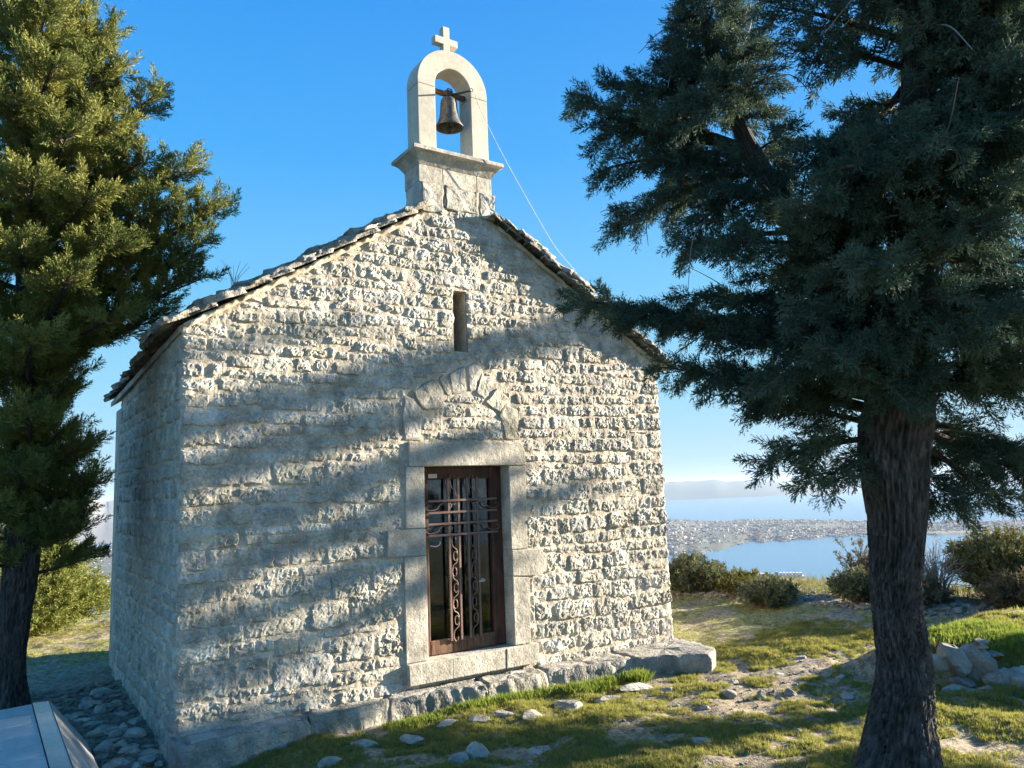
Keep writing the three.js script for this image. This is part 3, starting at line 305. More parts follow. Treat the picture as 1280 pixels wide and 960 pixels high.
{ // side walls, rear wall, floor
  const topL = z => 2.86 - 0.07 * (z / BACK) * 3;
  const skin = gridGeo(190, 170, (a, b) => {
    const z = a * BACK, y = -0.95 + b * (topL(z) + 0.97), x = W0 + 0.04 * a - 0.002 - 0.010 * N3(z * 5, y * 6, 12) - 0.008 * N3(z * 14, y * 15, 14) - 0.004 * N3(z * 30, y * 30, 16) + 0.012 * sstep(0.01, 0, a) - 0.05 * sstep(-0.35, -0.9, y);
    return [x, y, z, z, y];
  });
  const core = box(W0 + 0.06, W0 + 0.5, -0.95, 2.6, BACK + 0.02, -0.53);
  const left = part('side_wall', mergeGeometries([skin.toNonIndexed(), core]), M.mortar, chapel, { label: 'rough plastered side wall in the shade' });
  const rng = mulberry(77), rest = []; let y = -0.62, n = 0;
  while (y < 2.62) {
    const h = 0.12 + 0.1 * rng(); let z = -0.01;
    while (z > BACK + 0.05) {
      const w = 0.16 + 0.28 * rng(), z1 = Math.max(BACK + 0.01, z - w), top = Math.min(y + h, topL(z1) - 0.06);
      if (top - y > 0.06) {
        const g = faceStone(0, z - z1 - 0.02, y, top - 0.018, 3000 + n, 0.008 + 0.014 * rng(), 0.022, 1.5); toneGeo(g, rng, n);
        g.rotateY(-Math.PI / 2); g.translate(W0 + 0.04 * (z / BACK), 0, z1 + 0.01); n++;
        part('stone', g, M.stone, left);
      }
      z = z1;
    }
    y += h;
  }
  const right = part('side_wall', box(W1 - 0.5, W1 - 0.01, -0.95, 2.7, BACK + 0.02, -0.53), M.mortar, chapel);
  const s = new THREE.Shape(); s.moveTo(W0 + 0.04, -0.95); s.lineTo(W1, -0.95); s.lineTo(W1, gable(W1) - 0.25); s.lineTo(RX, AP - 0.1); s.lineTo(W0 + 0.04, gable(W0) - 0.3); s.closePath();
  const e = new THREE.ExtrudeGeometry(s, { depth: 0.45, bevelEnabled: false }); e.translate(0, 0, BACK - 0.44);
  part('rear_wall', boxUV(e), M.mortar, chapel);
  part('floor', box(W0 + 0.5, W1 - 0.5, -0.6, -0.45, BACK, -0.53), M.mortar, chapel);
}
{ // roof: a deck with stone slabs laid in overlapping courses
  const roof = part('roof', (() => {
    const deck = (sx) => { // sloping sheet of 7 cm
      const xe = sx < 0 ? W0 - 0.02 : W1 + 0.05, drop = sx < 0 ? 0.16 : 0.1, q = [];
      const P = (x, z, up) => { const f = Math.abs(x - RX) / 2.8; return [x, gable(x) - 0.045 + up - drop * f * (z / BACK), z]; };
      const v = [P(xe, -0.03, 0), P(RX, -0.03, 0), P(RX, BACK - 0.5, 0), P(xe, BACK - 0.5, 0), P(xe, -0.03, 0.06), P(RX, -0.03, 0.06), P(RX, BACK - 0.5, 0.06), P(xe, BACK - 0.5, 0.06)];
      const g = new THREE.BufferGeometry(); g.setAttribute('position', new THREE.Float32BufferAttribute(v.flat(), 3)); g.setIndex([0, 1, 2, 0, 2, 3, 4, 6, 5, 4, 7, 6, 0, 4, 5, 0, 5, 1, 3, 2, 6, 3, 6, 7, 0, 3, 7, 0, 7, 4]); const h = boxUV(g); h.computeVertexNormals(); return h;
    };
    return mergeGeometries([deck(-1), deck(1)]);
  })(), M.mortar, chapel);
  const slope = Math.atan(SL), len = 2.79 / Math.cos(slope) - 0.02; let n = 0;
  for (const sx of [-1, 1]) {
    const rng = mulberry(sx < 0 ? 31 : 57), rows = 13, ex = len / rows, drop = sx < 0 ? 0.16 : 0.1;
    for (let r = 0; r < rows; r++) for (let lay = 0; lay < 2; lay++) {
      let z = (sx < 0 ? (lay ? 0.05 : 0.085) : (lay ? 0.12 : 0.14)) + 0.05 * (rng() - 0.5);
      while (z > (lay ? -0.3 : BACK - 0.5)) {
        const w = 0.3 + 0.35 * rng(), th = lay ? 0.03 + 0.035 * rng() : 0.035 + 0.03 * rng(), L = ex * (1.35 + 0.5 * rng()), jag = 0.07 * (rng() - 0.5);
        const poly = [[-0.03 * rng(), 0.03 * (rng() - 0.5)], [L * 0.5, 0.05 * (rng() - 0.5)], [L + jag, 0.04 * (rng() - 0.5)], [L + jag + 0.08 * (rng() - 0.5), -w * (0.4 + 0.2 * rng())], [L + jag * 0.5, -w + 0.012], [0.03 * rng(), -w + 0.012]];
        const g = slabGeo(poly, 0, th, 2000 + n, 0.045, 0.014, 0.5 + 0.35 * rng());
        g.translate(-0.05, 0, 0); g.rotateZ(-(slope - 0.06 - 0.08 * rng())); const d0 = (r + (lay ? 0.5 : 0)) * ex - 0.02 + 0.05 * (rng() - 0.5), hx = d0 * Math.cos(slope), zc = z, px = RX + sx * hx; z -= w; n++;
        if (zc > -0.5 && Math.abs(px - 0.49) < 0.40) continue;
        if (sx < 0) { g.scale(-1, 1, 1); const ix = g.index.array; for (let i = 0; i < ix.length; i += 3) { const t = ix[i]; ix[i] = ix[i + 1]; ix[i + 1] = t; } g.computeVertexNormals(); }
        g.translate(px, gable(RX + hx) + (lay ? 0.045 : 0.015) + 0.02 * rng() - drop * (hx / 2.8) * (Math.min(0, zc) / BACK), zc);
        part('roof_slab', g, M.slab, roof);
      }
    }
  }
  // bedding mortar under the verge
  for (const sx of [-1, 1]) {
    const g = gridGeo(120, 6, (a, b) => { const x = RX + sx * (0.45 + a * 2.32), ang = b * Math.PI * 0.9, t = 0.03 + 0.012 * N3(x * 5, 2, 3) + 0.008 * N3(x * 14, 2, 3); return [x, gable(x) - 0.012 - Math.cos(ang) * 0.03 + 0.008 * N3(x * 8, 4, b), (0.012 + t * Math.sin(ang)), x, b * 0.1]; });
    const m = part('verge_mortar', g, std({ color: C(0.62, 0.54, 0.40), map: rockMap, bumpMap: rockBump, bumpScale: 0.008, side: THREE.DoubleSide }), roof);
  }
}
{ // door: glazed leaf behind a wrought grille
  const door = new THREE.Group(); door.name = 'door'; chapel.add(door); const Z = -0.15;
  part('door_frame', mergeGeometries([rbox(0.003, 0.115, -0.2, 1.64, Z - 0.05, Z + 0.012), rbox(0.855, 0.997, -0.2, 1.64, Z - 0.05, Z + 0.012), rbox(0.115, 0.855, 1.515, 1.64, Z - 0.05, Z + 0.010)]), M.frame, door);
  part('bottom_rail', rbox(0.112, 0.858, -0.2, -0.062, Z - 0.045, Z + 0.016), M.wood, door, { label: 'worn bare timber bottom rail' });
  part('window_pane', box(0.110, 0.860, -0.07, 1.52, Z - 0.030, Z - 0.024), M.glass, door);
  part('name_plate', rbox(0.124, 0.222, 1.53, 1.572, Z + 0.012, Z + 0.017, 0.002), M.plate, door);
  part('door_handle', mergeGeometries([bar([0.735, 0.47, Z + 0.0], [0.735, 0.47, Z + 0.05], 0.009), bar([0.735, 0.47, Z + 0.05], [0.665, 0.465, Z + 0.05], 0.008), new THREE.CylinderGeometry(0.02, 0.02, 0.008, 12).rotateX(Math.PI / 2).translate(0.735, 0.47, Z + 0.004)].map(g => g.index ? g.toNonIndexed() : g)), M.plate, door);
  const B = Z + 0.035;
  for (const x of [0.335, 0.451, 0.56, 0.679]) part('upright_bar', rbox(x - 0.0115, x + 0.0115, -0.085, 1.53, B - 0.009, B + 0.009, 0.003), M.iron, door);
  for (const y of [1.3, 1.182, 1.069, 0.957]) part('cross_bar', rbox(0.09, 0.91, y - 0.0115, y + 0.0115, B + 0.0095, B + 0.0235, 0.003), M.iron, door);
  const scroll = (cx, cy, w, h, flip, horiz) => { // S-shaped scroll with curled ends
    const pts = []; const f = flip ? -1 : 1;
    for (let k = 0; k <= 26; k++) { const t = k / 26 * 2 - 1, s = Math.sign(t), q = Math.abs(t), ang = q * 4.6, r = 0.5 * (1 - 0.62 * q); const ax = Math.sin(ang) * r * 0.98, ay = q < 1e-6 ? 0 : s * (0.5 - Math.cos(ang) * r * 1.0); let px = f * s * ax, py = ay; px = px * w; py = py * h; pts.push(horiz ? V(cx + py * 1.0, cy + px, B) : V(cx + px, cy + py, B)); }
    return taperTube(pts, [0.006, 0.007, 0.006], 52, 5);
  };
  for (const [a, b] of [[0.335, 0.451], [0.56, 0.679]]) { const c = (a + b) / 2; for (let k = 0; k < 6; k++) part('scroll', scroll(c, 0.0 + k * 0.158 + 0.03, 0.085, 0.155, k % 2, false), M.iron, door); part('scroll', scroll(c, 1.415, 0.085, 0.2, 1, false), M.iron, door); }
  for (const y of [1.241, 1.013]) for (const x of [0.222, 0.795]) part('scroll', scroll(x, y, 0.09, 0.19, x > 0.5, true), M.iron, door);
  part('latch_hook', taperTube([V(0.12, 0.86, B), V(0.17, 0.85, B + 0.02), V(0.215, 0.87, B + 0.02), V(0.222, 0.895, B + 0.01)], [0.006, 0.005], 10, 6), M.plate, door);
}
{ // bell gable
  const bg = new THREE.Group(); bg.name = 'bell_gable'; chapel.add(bg);
  const blk = (name, x0, x1, y0, y1, rough, seed) => {
    if (rough) { const g = slabGeo([[x0, -y0], [x1, -y0], [x1, -y1], [x0, -y1]], -0.36, 0.016, seed, 0.03, 0.009); g.rotateX(Math.PI / 2); part(name, g, M.stone, bg); }
    else part(name, rbox(x0, x1, y0, y1, -0.37, -0.03, 0.006), M.dressed, bg);
  };
  blk('base_block', 0.045, 0.30, 4.28, 4.615, true, 801); blk('base_block', 0.312, 0.74, 4.345, 4.615, true, 802); blk('base_block', 0.752, 0.95, 4.31, 4.615, true, 803);
  part('base_core', box(0.09, 0.90, 4.1, 4.63, -0.34, -0.05), M.mortar, bg);
  blk('upper_block', 0.04, 0.32, 4.622, 4.815, false); blk('upper_block', 0.325, 0.745, 4.622, 4.815, false); blk('upper_block', 0.75, 0.94, 4.622, 4.815, false);
  // moulded cornice: rectangular rings up the profile
  const prof = [[0.0, 4.817], [0.012, 4.835], [0.022, 4.85], [0.045, 4.89], [0.075, 4.92], [0.1, 4.935], [0.108, 4.94], [0.108, 4.975], [0.102, 4.982], [0.0, 5.0], [-0.1, 5.002]];
  { const pos = [], idx = []; const cor = [[0.045, -0.03], [0.94, -0.03], [0.94, -0.37], [0.045, -0.37]];
    for (const [o, y] of prof) cor.forEach(([x, z], i) => pos.push(x + (x < 0.5 ? -o : o), y, z + (z > -0.2 ? o : -o)));
    for (let r = 0; r < prof.length - 1; r++) for (let i = 0; i < 4; i++) { const a = r * 4 + i, b = r * 4 + (i + 1) % 4; idx.push(a, b, b + 4, a, b + 4, a + 4); }
    const l = (prof.length - 1) * 4; idx.push(l, l + 1, l + 2, l, l + 2, l + 3, 0, 2, 1, 0, 3, 2);
    const g = new THREE.BufferGeometry(); g.setAttribute('position', new THREE.Float32BufferAttribute(pos, 3)); g.setIndex(idx); const h = boxUV(g); h.computeVertexNormals(); part('cornice', h, M.dressed, bg); }
  const ZF = -0.05, ZB = -0.31, SP = 5.745, cx = 0.495, Ro = 0.437, Ri = 0.226, cy = 5.785;
  part('pillar', rbox(cx - Ro, cx - Ri, 5.0, SP - 0.002, ZB, ZF, 0.006), M.ashlar, bg);
  part('pillar', rbox(cx + Ri, cx + Ro, 5.0, SP - 0.002, ZB, ZF, 0.006), M.ashlar, bg);
  const s = new THREE.Shape(); s.moveTo(cx - Ro, SP + 0.002); s.lineTo(cx - Ro, cy); s.absarc(cx, cy, Ro, Math.PI, 0, true); s.lineTo(cx + Ro, SP + 0.002); s.lineTo(cx + Ri, SP + 0.002); s.lineTo(cx + Ri, cy); s.absarc(cx, cy, Ri, 0, Math.PI, false); s.lineTo(cx - Ri, SP + 0.002); s.closePath();
  const e = new THREE.ExtrudeGeometry(s, { depth: ZF - ZB - 0.012, curveSegments: 40, bevelEnabled: true, bevelThickness: 0.006, bevelSize: 0.005, bevelOffset: -0.005, bevelSegments: 2 }); e.translate(0, 0, ZB + 0.006);
  part('arch', boxUV(e), M.ashlar, bg);
  const c0 = 0.478, t = 0.042, zc = -0.18, cr = new THREE.Shape(); const yb = 6.2, ya = 6.385, yt = 6.56;
  [[c0 - t, yb], [c0 + t, yb], [c0 + t, ya - t], [c0 + 0.145, ya - t], [c0 + 0.145, ya + t], [c0 + t, ya + t], [c0 + t, yt], [c0 - t, yt], [c0 - t, ya + t], [c0 - 0.145, ya + t], [c0 - 0.145, ya - t], [c0 - t, ya - t]].forEach(([x, y], i) => i ? cr.lineTo(x, y) : cr.moveTo(x, y)); cr.closePath();
  const ce = new THREE.ExtrudeGeometry(cr, { depth: 0.07, bevelEnabled: true, bevelThickness: 0.006, bevelSize: 0.006, bevelOffset: -0.006, bevelSegments: 2 }); ce.translate(0, 0, zc - 0.035);
  part('cross', boxUV(ce), M.ashlar, bg, { label: 'plain stone cross on top of the arch' });
}
{ // bell and its rope
  const bell = thing('bell', 'weathered bronze bell hanging in the arch of the bell gable', 'bell', null, [0.51, 5.355, -0.18]); bell.scale.setScalar(0.88);
  const pr = [[0.0, 0.44], [0.05, 0.438], [0.085, 0.42], [0.1, 0.39], [0.106, 0.34], [0.112, 0.25], [0.124, 0.17], [0.143, 0.11], [0.166, 0.065], [0.18, 0.045], [0.178, 0.033], [0.16, 0.036], [0.135, 0.1], [0.112, 0.17], [0.1, 0.25], [0.094, 0.34], [0.07, 0.405], [0.0, 0.42]];
  part('bell_body', new THREE.LatheGeometry(pr.map(([r, y]) => new THREE.Vector2(r, y)), 40), std({ color: C(0.17, 0.155, 0.125), roughness: 0.6, metalness: 0.55, map: soilMap, side: THREE.DoubleSide }), bell);
  part('clapper', mergeGeometries([bar([0, 0.4, 0], [0, 0.03, 0], 0.008), new THREE.SphereGeometry(0.026, 14, 10).translate(0, 0.025, 0), bar([0, 0.02, 0], [0, -0.04, 0], 0.013)]), M.darkIron, bell);
  part('yoke', mergeGeometries([rbox(-0.235, 0.235, 0.45, 0.505, -0.03, 0.03, 0.008), rbox(-0.05, 0.05, 0.43, 0.53, -0.034, 0.034, 0.008)]), M.wood, bell);
  part('headstock_strap', mergeGeometries([bar([-0.03, 0.42, 0.036], [-0.03, 0.54, 0.036], 0.006), bar([0.03, 0.42, 0.036], [0.03, 0.54, 0.036], 0.006), bar([-0.03, 0.54, 0.036], [0.03, 0.54, 0.036], 0.006)]), M.darkIron, bell);
  part('lever', taperTube([V(0.02, 0.475, 0.02), V(0.08, 0.45, 0.15), V(0.135, 0.425, 0.31)], [0.016, 0.011], 6, 8), M.darkIron, bell);
  part('ring', new THREE.TorusGeometry(0.022, 0.005, 8, 20).translate(0.139, 0.425, 0.33), M.darkIron, bell);
  const pts = [V(0.65, 5.71, 0.15), V(0.675, 5.6, 0.15), V(0.9, 5.2, 0.14), V(1.3, 4.63, 0.12), V(1.7, 4.10, 0.11), V(1.99, 3.84, 0.105), V(2.05, 3.7, 0.1)];
  solo('bell_rope', taperTube(pts, [0.0036, 0.0034], 60, 6), M.rope, 'thin pale rope slanting from the bell down to the roof edge', 'rope');
}
{ // rough ledge along the front
  const slabs = [
    [[-2.3, -0.05], [-2.24, 0.27], [-1.9, 0.27], [-1.62, 0.24], [-1.225, 0.2], [-1.2, -0.05]], [[-1.195, -0.05], [-1.218, 0.2], [-0.8, 0.23], [-0.5, 0.19], [-0.45, -0.05]],
    [[-0.445, -0.05], [-0.494, 0.19], [-0.1, 0.22], [0.47, 0.31], [0.52, -0.05]], [[0.525, -0.05], [0.476, 0.31], [0.8, 0.32], [1.18, 0.31], [1.22, -0.05]], [[1.225, -0.05], [1.186, 0.31], [1.6, 0.37], [2.23, 0.45], [2.28, -0.05]],
    [[2.286, -0.05], [2.237, 0.45], [2.55, 0.62], [2.93, 0.88], [3.2, 0.72], [3.36, 0.3], [3.34, -0.05]]];
  const topY = [-0.462, -0.452, -0.45, -0.446, -0.447, -0.444];
  slabs.forEach((p, i) => solo('ledge_slab', slabGeo(p, -0.80, topY[i], 900 + i, 0.03, 0.012, 0.68), M.slab,
    ['long dark-faced ledge slab at the shaded corner of the chapel front', 'ledge slab between the shaded corner slab and the door step', 'ledge slab under the shaded end of the door step', 'ledge slab under the sunny end of the door step', 'ledge slab below the sunny stone wall beyond the door step', 'broad rough ledge slab jutting out at the sunny chapel corner'][i], 'stone slab', 'slabs of the ledge along the chapel front'));
}
// ------------------------------------------------------------------ foliage
function bladesGeo(list) { // list of [base, dir, side, length, width]
  const pos = [], nor = [], a = V(), b = V(), c = V(), d = V(), n = V();
  for (const [p, dir, side, L, w] of list) {
    a.copy(p); d.copy(p).addScaledVector(dir, L); b.copy(p).addScaledVector(dir, L * 0.45).addScaledVector(side, w / 2); c.copy(p).addScaledVector(dir, L * 0.45).addScaledVector(side, -w / 2); n.crossVectors(side, dir).normalize();
    for (const q of [a, b, d, a, d, c]) { pos.push(q.x, q.y, q.z); nor.push(n.x, n.y, n.z); }
  }
  const g = new THREE.BufferGeometry(); g.setAttribute('position', new THREE.Float32BufferAttribute(pos, 3)); g.setAttribute('normal', new THREE.Float32BufferAttribute(nor, 3)); return g;
}
function sprayGeo(seed, L, n, w, ang = 0.8) { // plume of scale-leaf twigs along +y
  const rng = mulberry(seed), out = [], up = V(0, 1, 0);
  for (let i = 0; i < n; i++) {
    const t = (i + 0.5) / n, az = i * 2.4 + rng(), an = ang * (0.7 + 0.5 * rng()) * (1 - 0.45 * t), dir = V(Math.sin(an) * Math.cos(az), Math.cos(an), Math.sin(an) * Math.sin(az));
    const p = V(0, t * L * 0.8, 0), side = rdir(rng).cross(dir).normalize(), len = L * (0.5 - 0.22 * t) * (0.7 + 0.6 * rng());
    out.push([p, dir, side, len, w * (0.8 + 0.5 * rng())]);
    for (let k = 0; k < 3; k++) { const q = p.clone().addScaledVector(dir, len * (0.3 + 0.25 * k)), d2 = dir.clone().addScaledVector(rdir(rng), 0.75).normalize(); out.push([q, d2, rdir(rng).cross(d2).normalize(), len * (0.5 - 0.1 * k), w * 0.85]); }
  }
  out.push([V(0, L * 0.6, 0), up, V(1, 0, 0), L * 0.45, w]);
  return bladesGeo(out);
}
function instances(name, geo, mat, list, parent, extra) { // list of {p, d, s, c, r}
  const m = new THREE.InstancedMesh(geo, mat, list.length), q = new THREE.Quaternion(), q2 = new THREE.Quaternion(), up = V(0, 1, 0), mt = new THREE.Matrix4(), sc = V();
  list.forEach((o, i) => { q.setFromUnitVectors(up, o.d); q2.setFromAxisAngle(up, o.r || 0); q.multiply(q2); if (o.sc) sc.set(...o.sc); else sc.setScalar(o.s); mt.compose(o.p, q, sc); m.setMatrixAt(i, mt); m.setColorAt(i, o.c); });
  m.name = name; shade(m); if (extra) m.userData = extra; parent.add(m); return m;
}
function growLimb(a, b, opt, sprays, wood, rng) {
  const L = a.distanceTo(b), mid = a.clone().lerp(b, 0.5).add(V((rng() - 0.5) * 0.12 * L, (opt.arch ?? 0.05) * L, (rng() - 0.5) * 0.12 * L));
  const curve = new THREE.QuadraticBezierCurve3(a, mid, b), tube = taperTube([0, 0.25, 0.5, 0.75, 1].map(t => curve.getPoint(t)), [opt.r, opt.r * 0.75, opt.r * 0.55, opt.r * 0.35, 0.004], 10, 7);
  const up = V(0, 1, 0), n = Math.max(6, Math.round(L / (opt.step || 0.04)));
  for (let i = 0; i < n; i++) {
    const t = (opt.t0 ?? 0.18) + (1 - (opt.t0 ?? 0.18)) * (i + rng()) / n, p = curve.getPoint(t), tan = curve.getTangent(t), lat = V().crossVectors(tan, up).normalize();
    const sgn = i % 2 ? 1 : -1, d = tan.clone().multiplyScalar(0.75).addScaledVector(lat, sgn * (0.35 + 0.7 * rng())).addScaledVector(up, (opt.lift ?? 0.1) + (rng() - 0.5) * 0.9).normalize();
    const len = opt.shoot * (1 - 0.6 * t) * (0.45 + 0.8 * rng()) + 0.05, steps = Math.max(2, Math.round(len / (opt.gap || 0.05))), q = p.clone(), dd = d.clone(), line = [p.clone()];
    for (let k = 0; k < steps; k++) {
      dd.addScaledVector(rdir(rng), 0.16).addScaledVector(up, opt.droop ?? -0.04).normalize(); q.addScaledVector(dd, len / steps);
      const sd = dd.clone().addScaledVector(rdir(rng), 0.55).addScaledVector(up, opt.tip ?? 0.1).normalize();
      const c = opt.color(rng, q); sprays.push({ p: q.clone(), d: sd, s: (0.7 + 0.6 * rng()) * (opt.size || 1), r: rng() * 6.28, c }); line.push(q.clone());
    }
    if (rng() < 0.5 && line.length > 2) wood.push(taperTube(line, [0.006, 0.003], line.length, 4));
  }
  return tube;
}
function trunkGeo(pts, twist, amp, seed, nr = 150, nh = 240, flareP = 0) {
  const cur = new THREE.CatmullRomCurve3(pts.map(p => V(p[0], p[1], p[2])));
  const rad = t => { const f = t * (pts.length - 1), k = Math.min(pts.length - 2, Math.floor(f)), w = f - k; return pts[k][3] * (1 - w) + pts[k + 1][3] * w; };
  return gridGeo(nr, nh, (a, b) => {
    const c = cur.getPoint(b), r0 = rad(b), th = a * Math.PI * 2, tw = th + twist * c.y + 0.35 * Math.sin(c.y * 2.2), k = 6.5;
    const r1 = Math.abs(N3(Math.cos(tw) * k, Math.sin(tw) * k, c.y * 0.8 + seed)), r2 = Math.abs(N3(Math.cos(tw) * k * 2.3, Math.sin(tw) * k * 2.3, c.y * 1.6 + seed + 9)), lob = N3(Math.cos(th) * 0.9, Math.sin(th) * 0.9, c.y * 0.9 + seed + 20);
    const fl = sstep(0.55, 0, c.y - pts[0][1]), rt = fl * fl * 0.28 * Math.max(-0.25, Math.sin(th * 4 + seed) + 0.5 * Math.sin(th * 7 + 1.3 * seed));
    const r = r0 * (1 + 0.10 * lob + rt) + amp * Math.min(1, r0 * 8) * (0.5 - 1.1 * (1 - Math.min(1, r1 * 3)) * 0.7 - 0.6 * (1 - Math.min(1, r2 * 3)));
    return [c.x + r * Math.cos(th), c.y, c.z - r * Math.sin(th), a * 1.2, c.y];
  });
}
const sprayA = sprayGeo(3, 0.145, 11, 0.0088, 0.95), sprayB = sprayGeo(9, 0.165, 11, 0.0105);
function conifer(name, label, trunkPts, limbs, opt, group) {
  const base = trunkPts[0], t = thing(name, label, 'tree', group, [base[0], base[1], base[2]]), off = V(-base[0], -base[1], -base[2]), rng = mulberry(opt.seed);
  part('trunk', trunkGeo(trunkPts, opt.twist ?? 0.5, opt.bark ?? 0.02, opt.seed).translate(off.x, off.y, off.z), M.bark, t);
  const sprays = [], wood = [];
  for (const s of opt.stems || []) part('stem', taperTube(s.map(p => V(p[0], p[1], p[2])), s.map(p => p[3]), 30, 12).translate(off.x, off.y, off.z), M.bark, t);
  for (const l of limbs) {
    const a = V(l[0], l[1], l[2]), b = V(l[3], l[4], l[5]); if (opt.pull) b.lerp(a, Math.min(0.3, opt.pull / a.distanceTo(b))); const L = a.distanceTo(b);
    const o = { ...opt.limb, r: Math.min(0.06, 0.012 + 0.02 * L), ...(l[6] || {}) };
    part('limb', growLimb(a, b, o, sprays, wood, rng).translate(off.x, off.y, off.z), M.bark, t);
  }
  for (const s of sprays) s.p.add(off);
  instances('crown', opt.spray || sprayA, M.leaf, sprays, t, { kind: 'stuff' });
  if (opt.dead) { const dt = []; for (let k = 0; k < opt.dead; k++) { const l = limbs[Math.floor(rng() * limbs.length)], a = V(l[0], l[1], l[2]), b = V(l[3], l[4], l[5]), p = a.clone().lerp(b, 0.15 + 0.6 * rng()), d = b.clone().sub(a).normalize().addScaledVector(rdir(rng), 0.9).normalize(), L = 0.25 + 0.4 * rng(), q = p.clone().addScaledVector(d, L * 0.5), e = q.clone().addScaledVector(d, L * 0.4).add(V(0, -0.18 * rng(), 0)).addScaledVector(rdir(rng), 0.1); dt.push(taperTube([p, q, e], [0.007, 0.0025], 8, 4)); } part('dead_twigs', mergeGeometries(dt).translate(off.x, off.y, off.z), M.dryTwig, t, { kind: 'stuff' }); }
  part('twigs', mergeGeometries(wood).translate(off.x, off.y, off.z), M.twig, t, { kind: 'stuff' });
  return t;
}
const mixc = (a, b, t) => C(a[0] + (b[0] - a[0]) * t, a[1] + (b[1] - a[1]) * t, a[2] + (b[2] - a[2]) * t);
const darkGreen = (rng, p) => mixc([0.040, 0.078, 0.056], [0.13, 0.175, 0.105], clamp(0.35 + 0.5 * N3(p.x * 1.6, p.y * 1.6, p.z * 1.6) + 0.35 * (rng() - 0.5)));
const oliveGreen = (rng, p) => mixc([0.10, 0.13, 0.032], [0.29, 0.29, 0.075], clamp(0.45 + 0.5 * N3(p.x * 1.8, p.y * 1.8, p.z * 1.8) + 0.4 * (rng() - 0.5)));
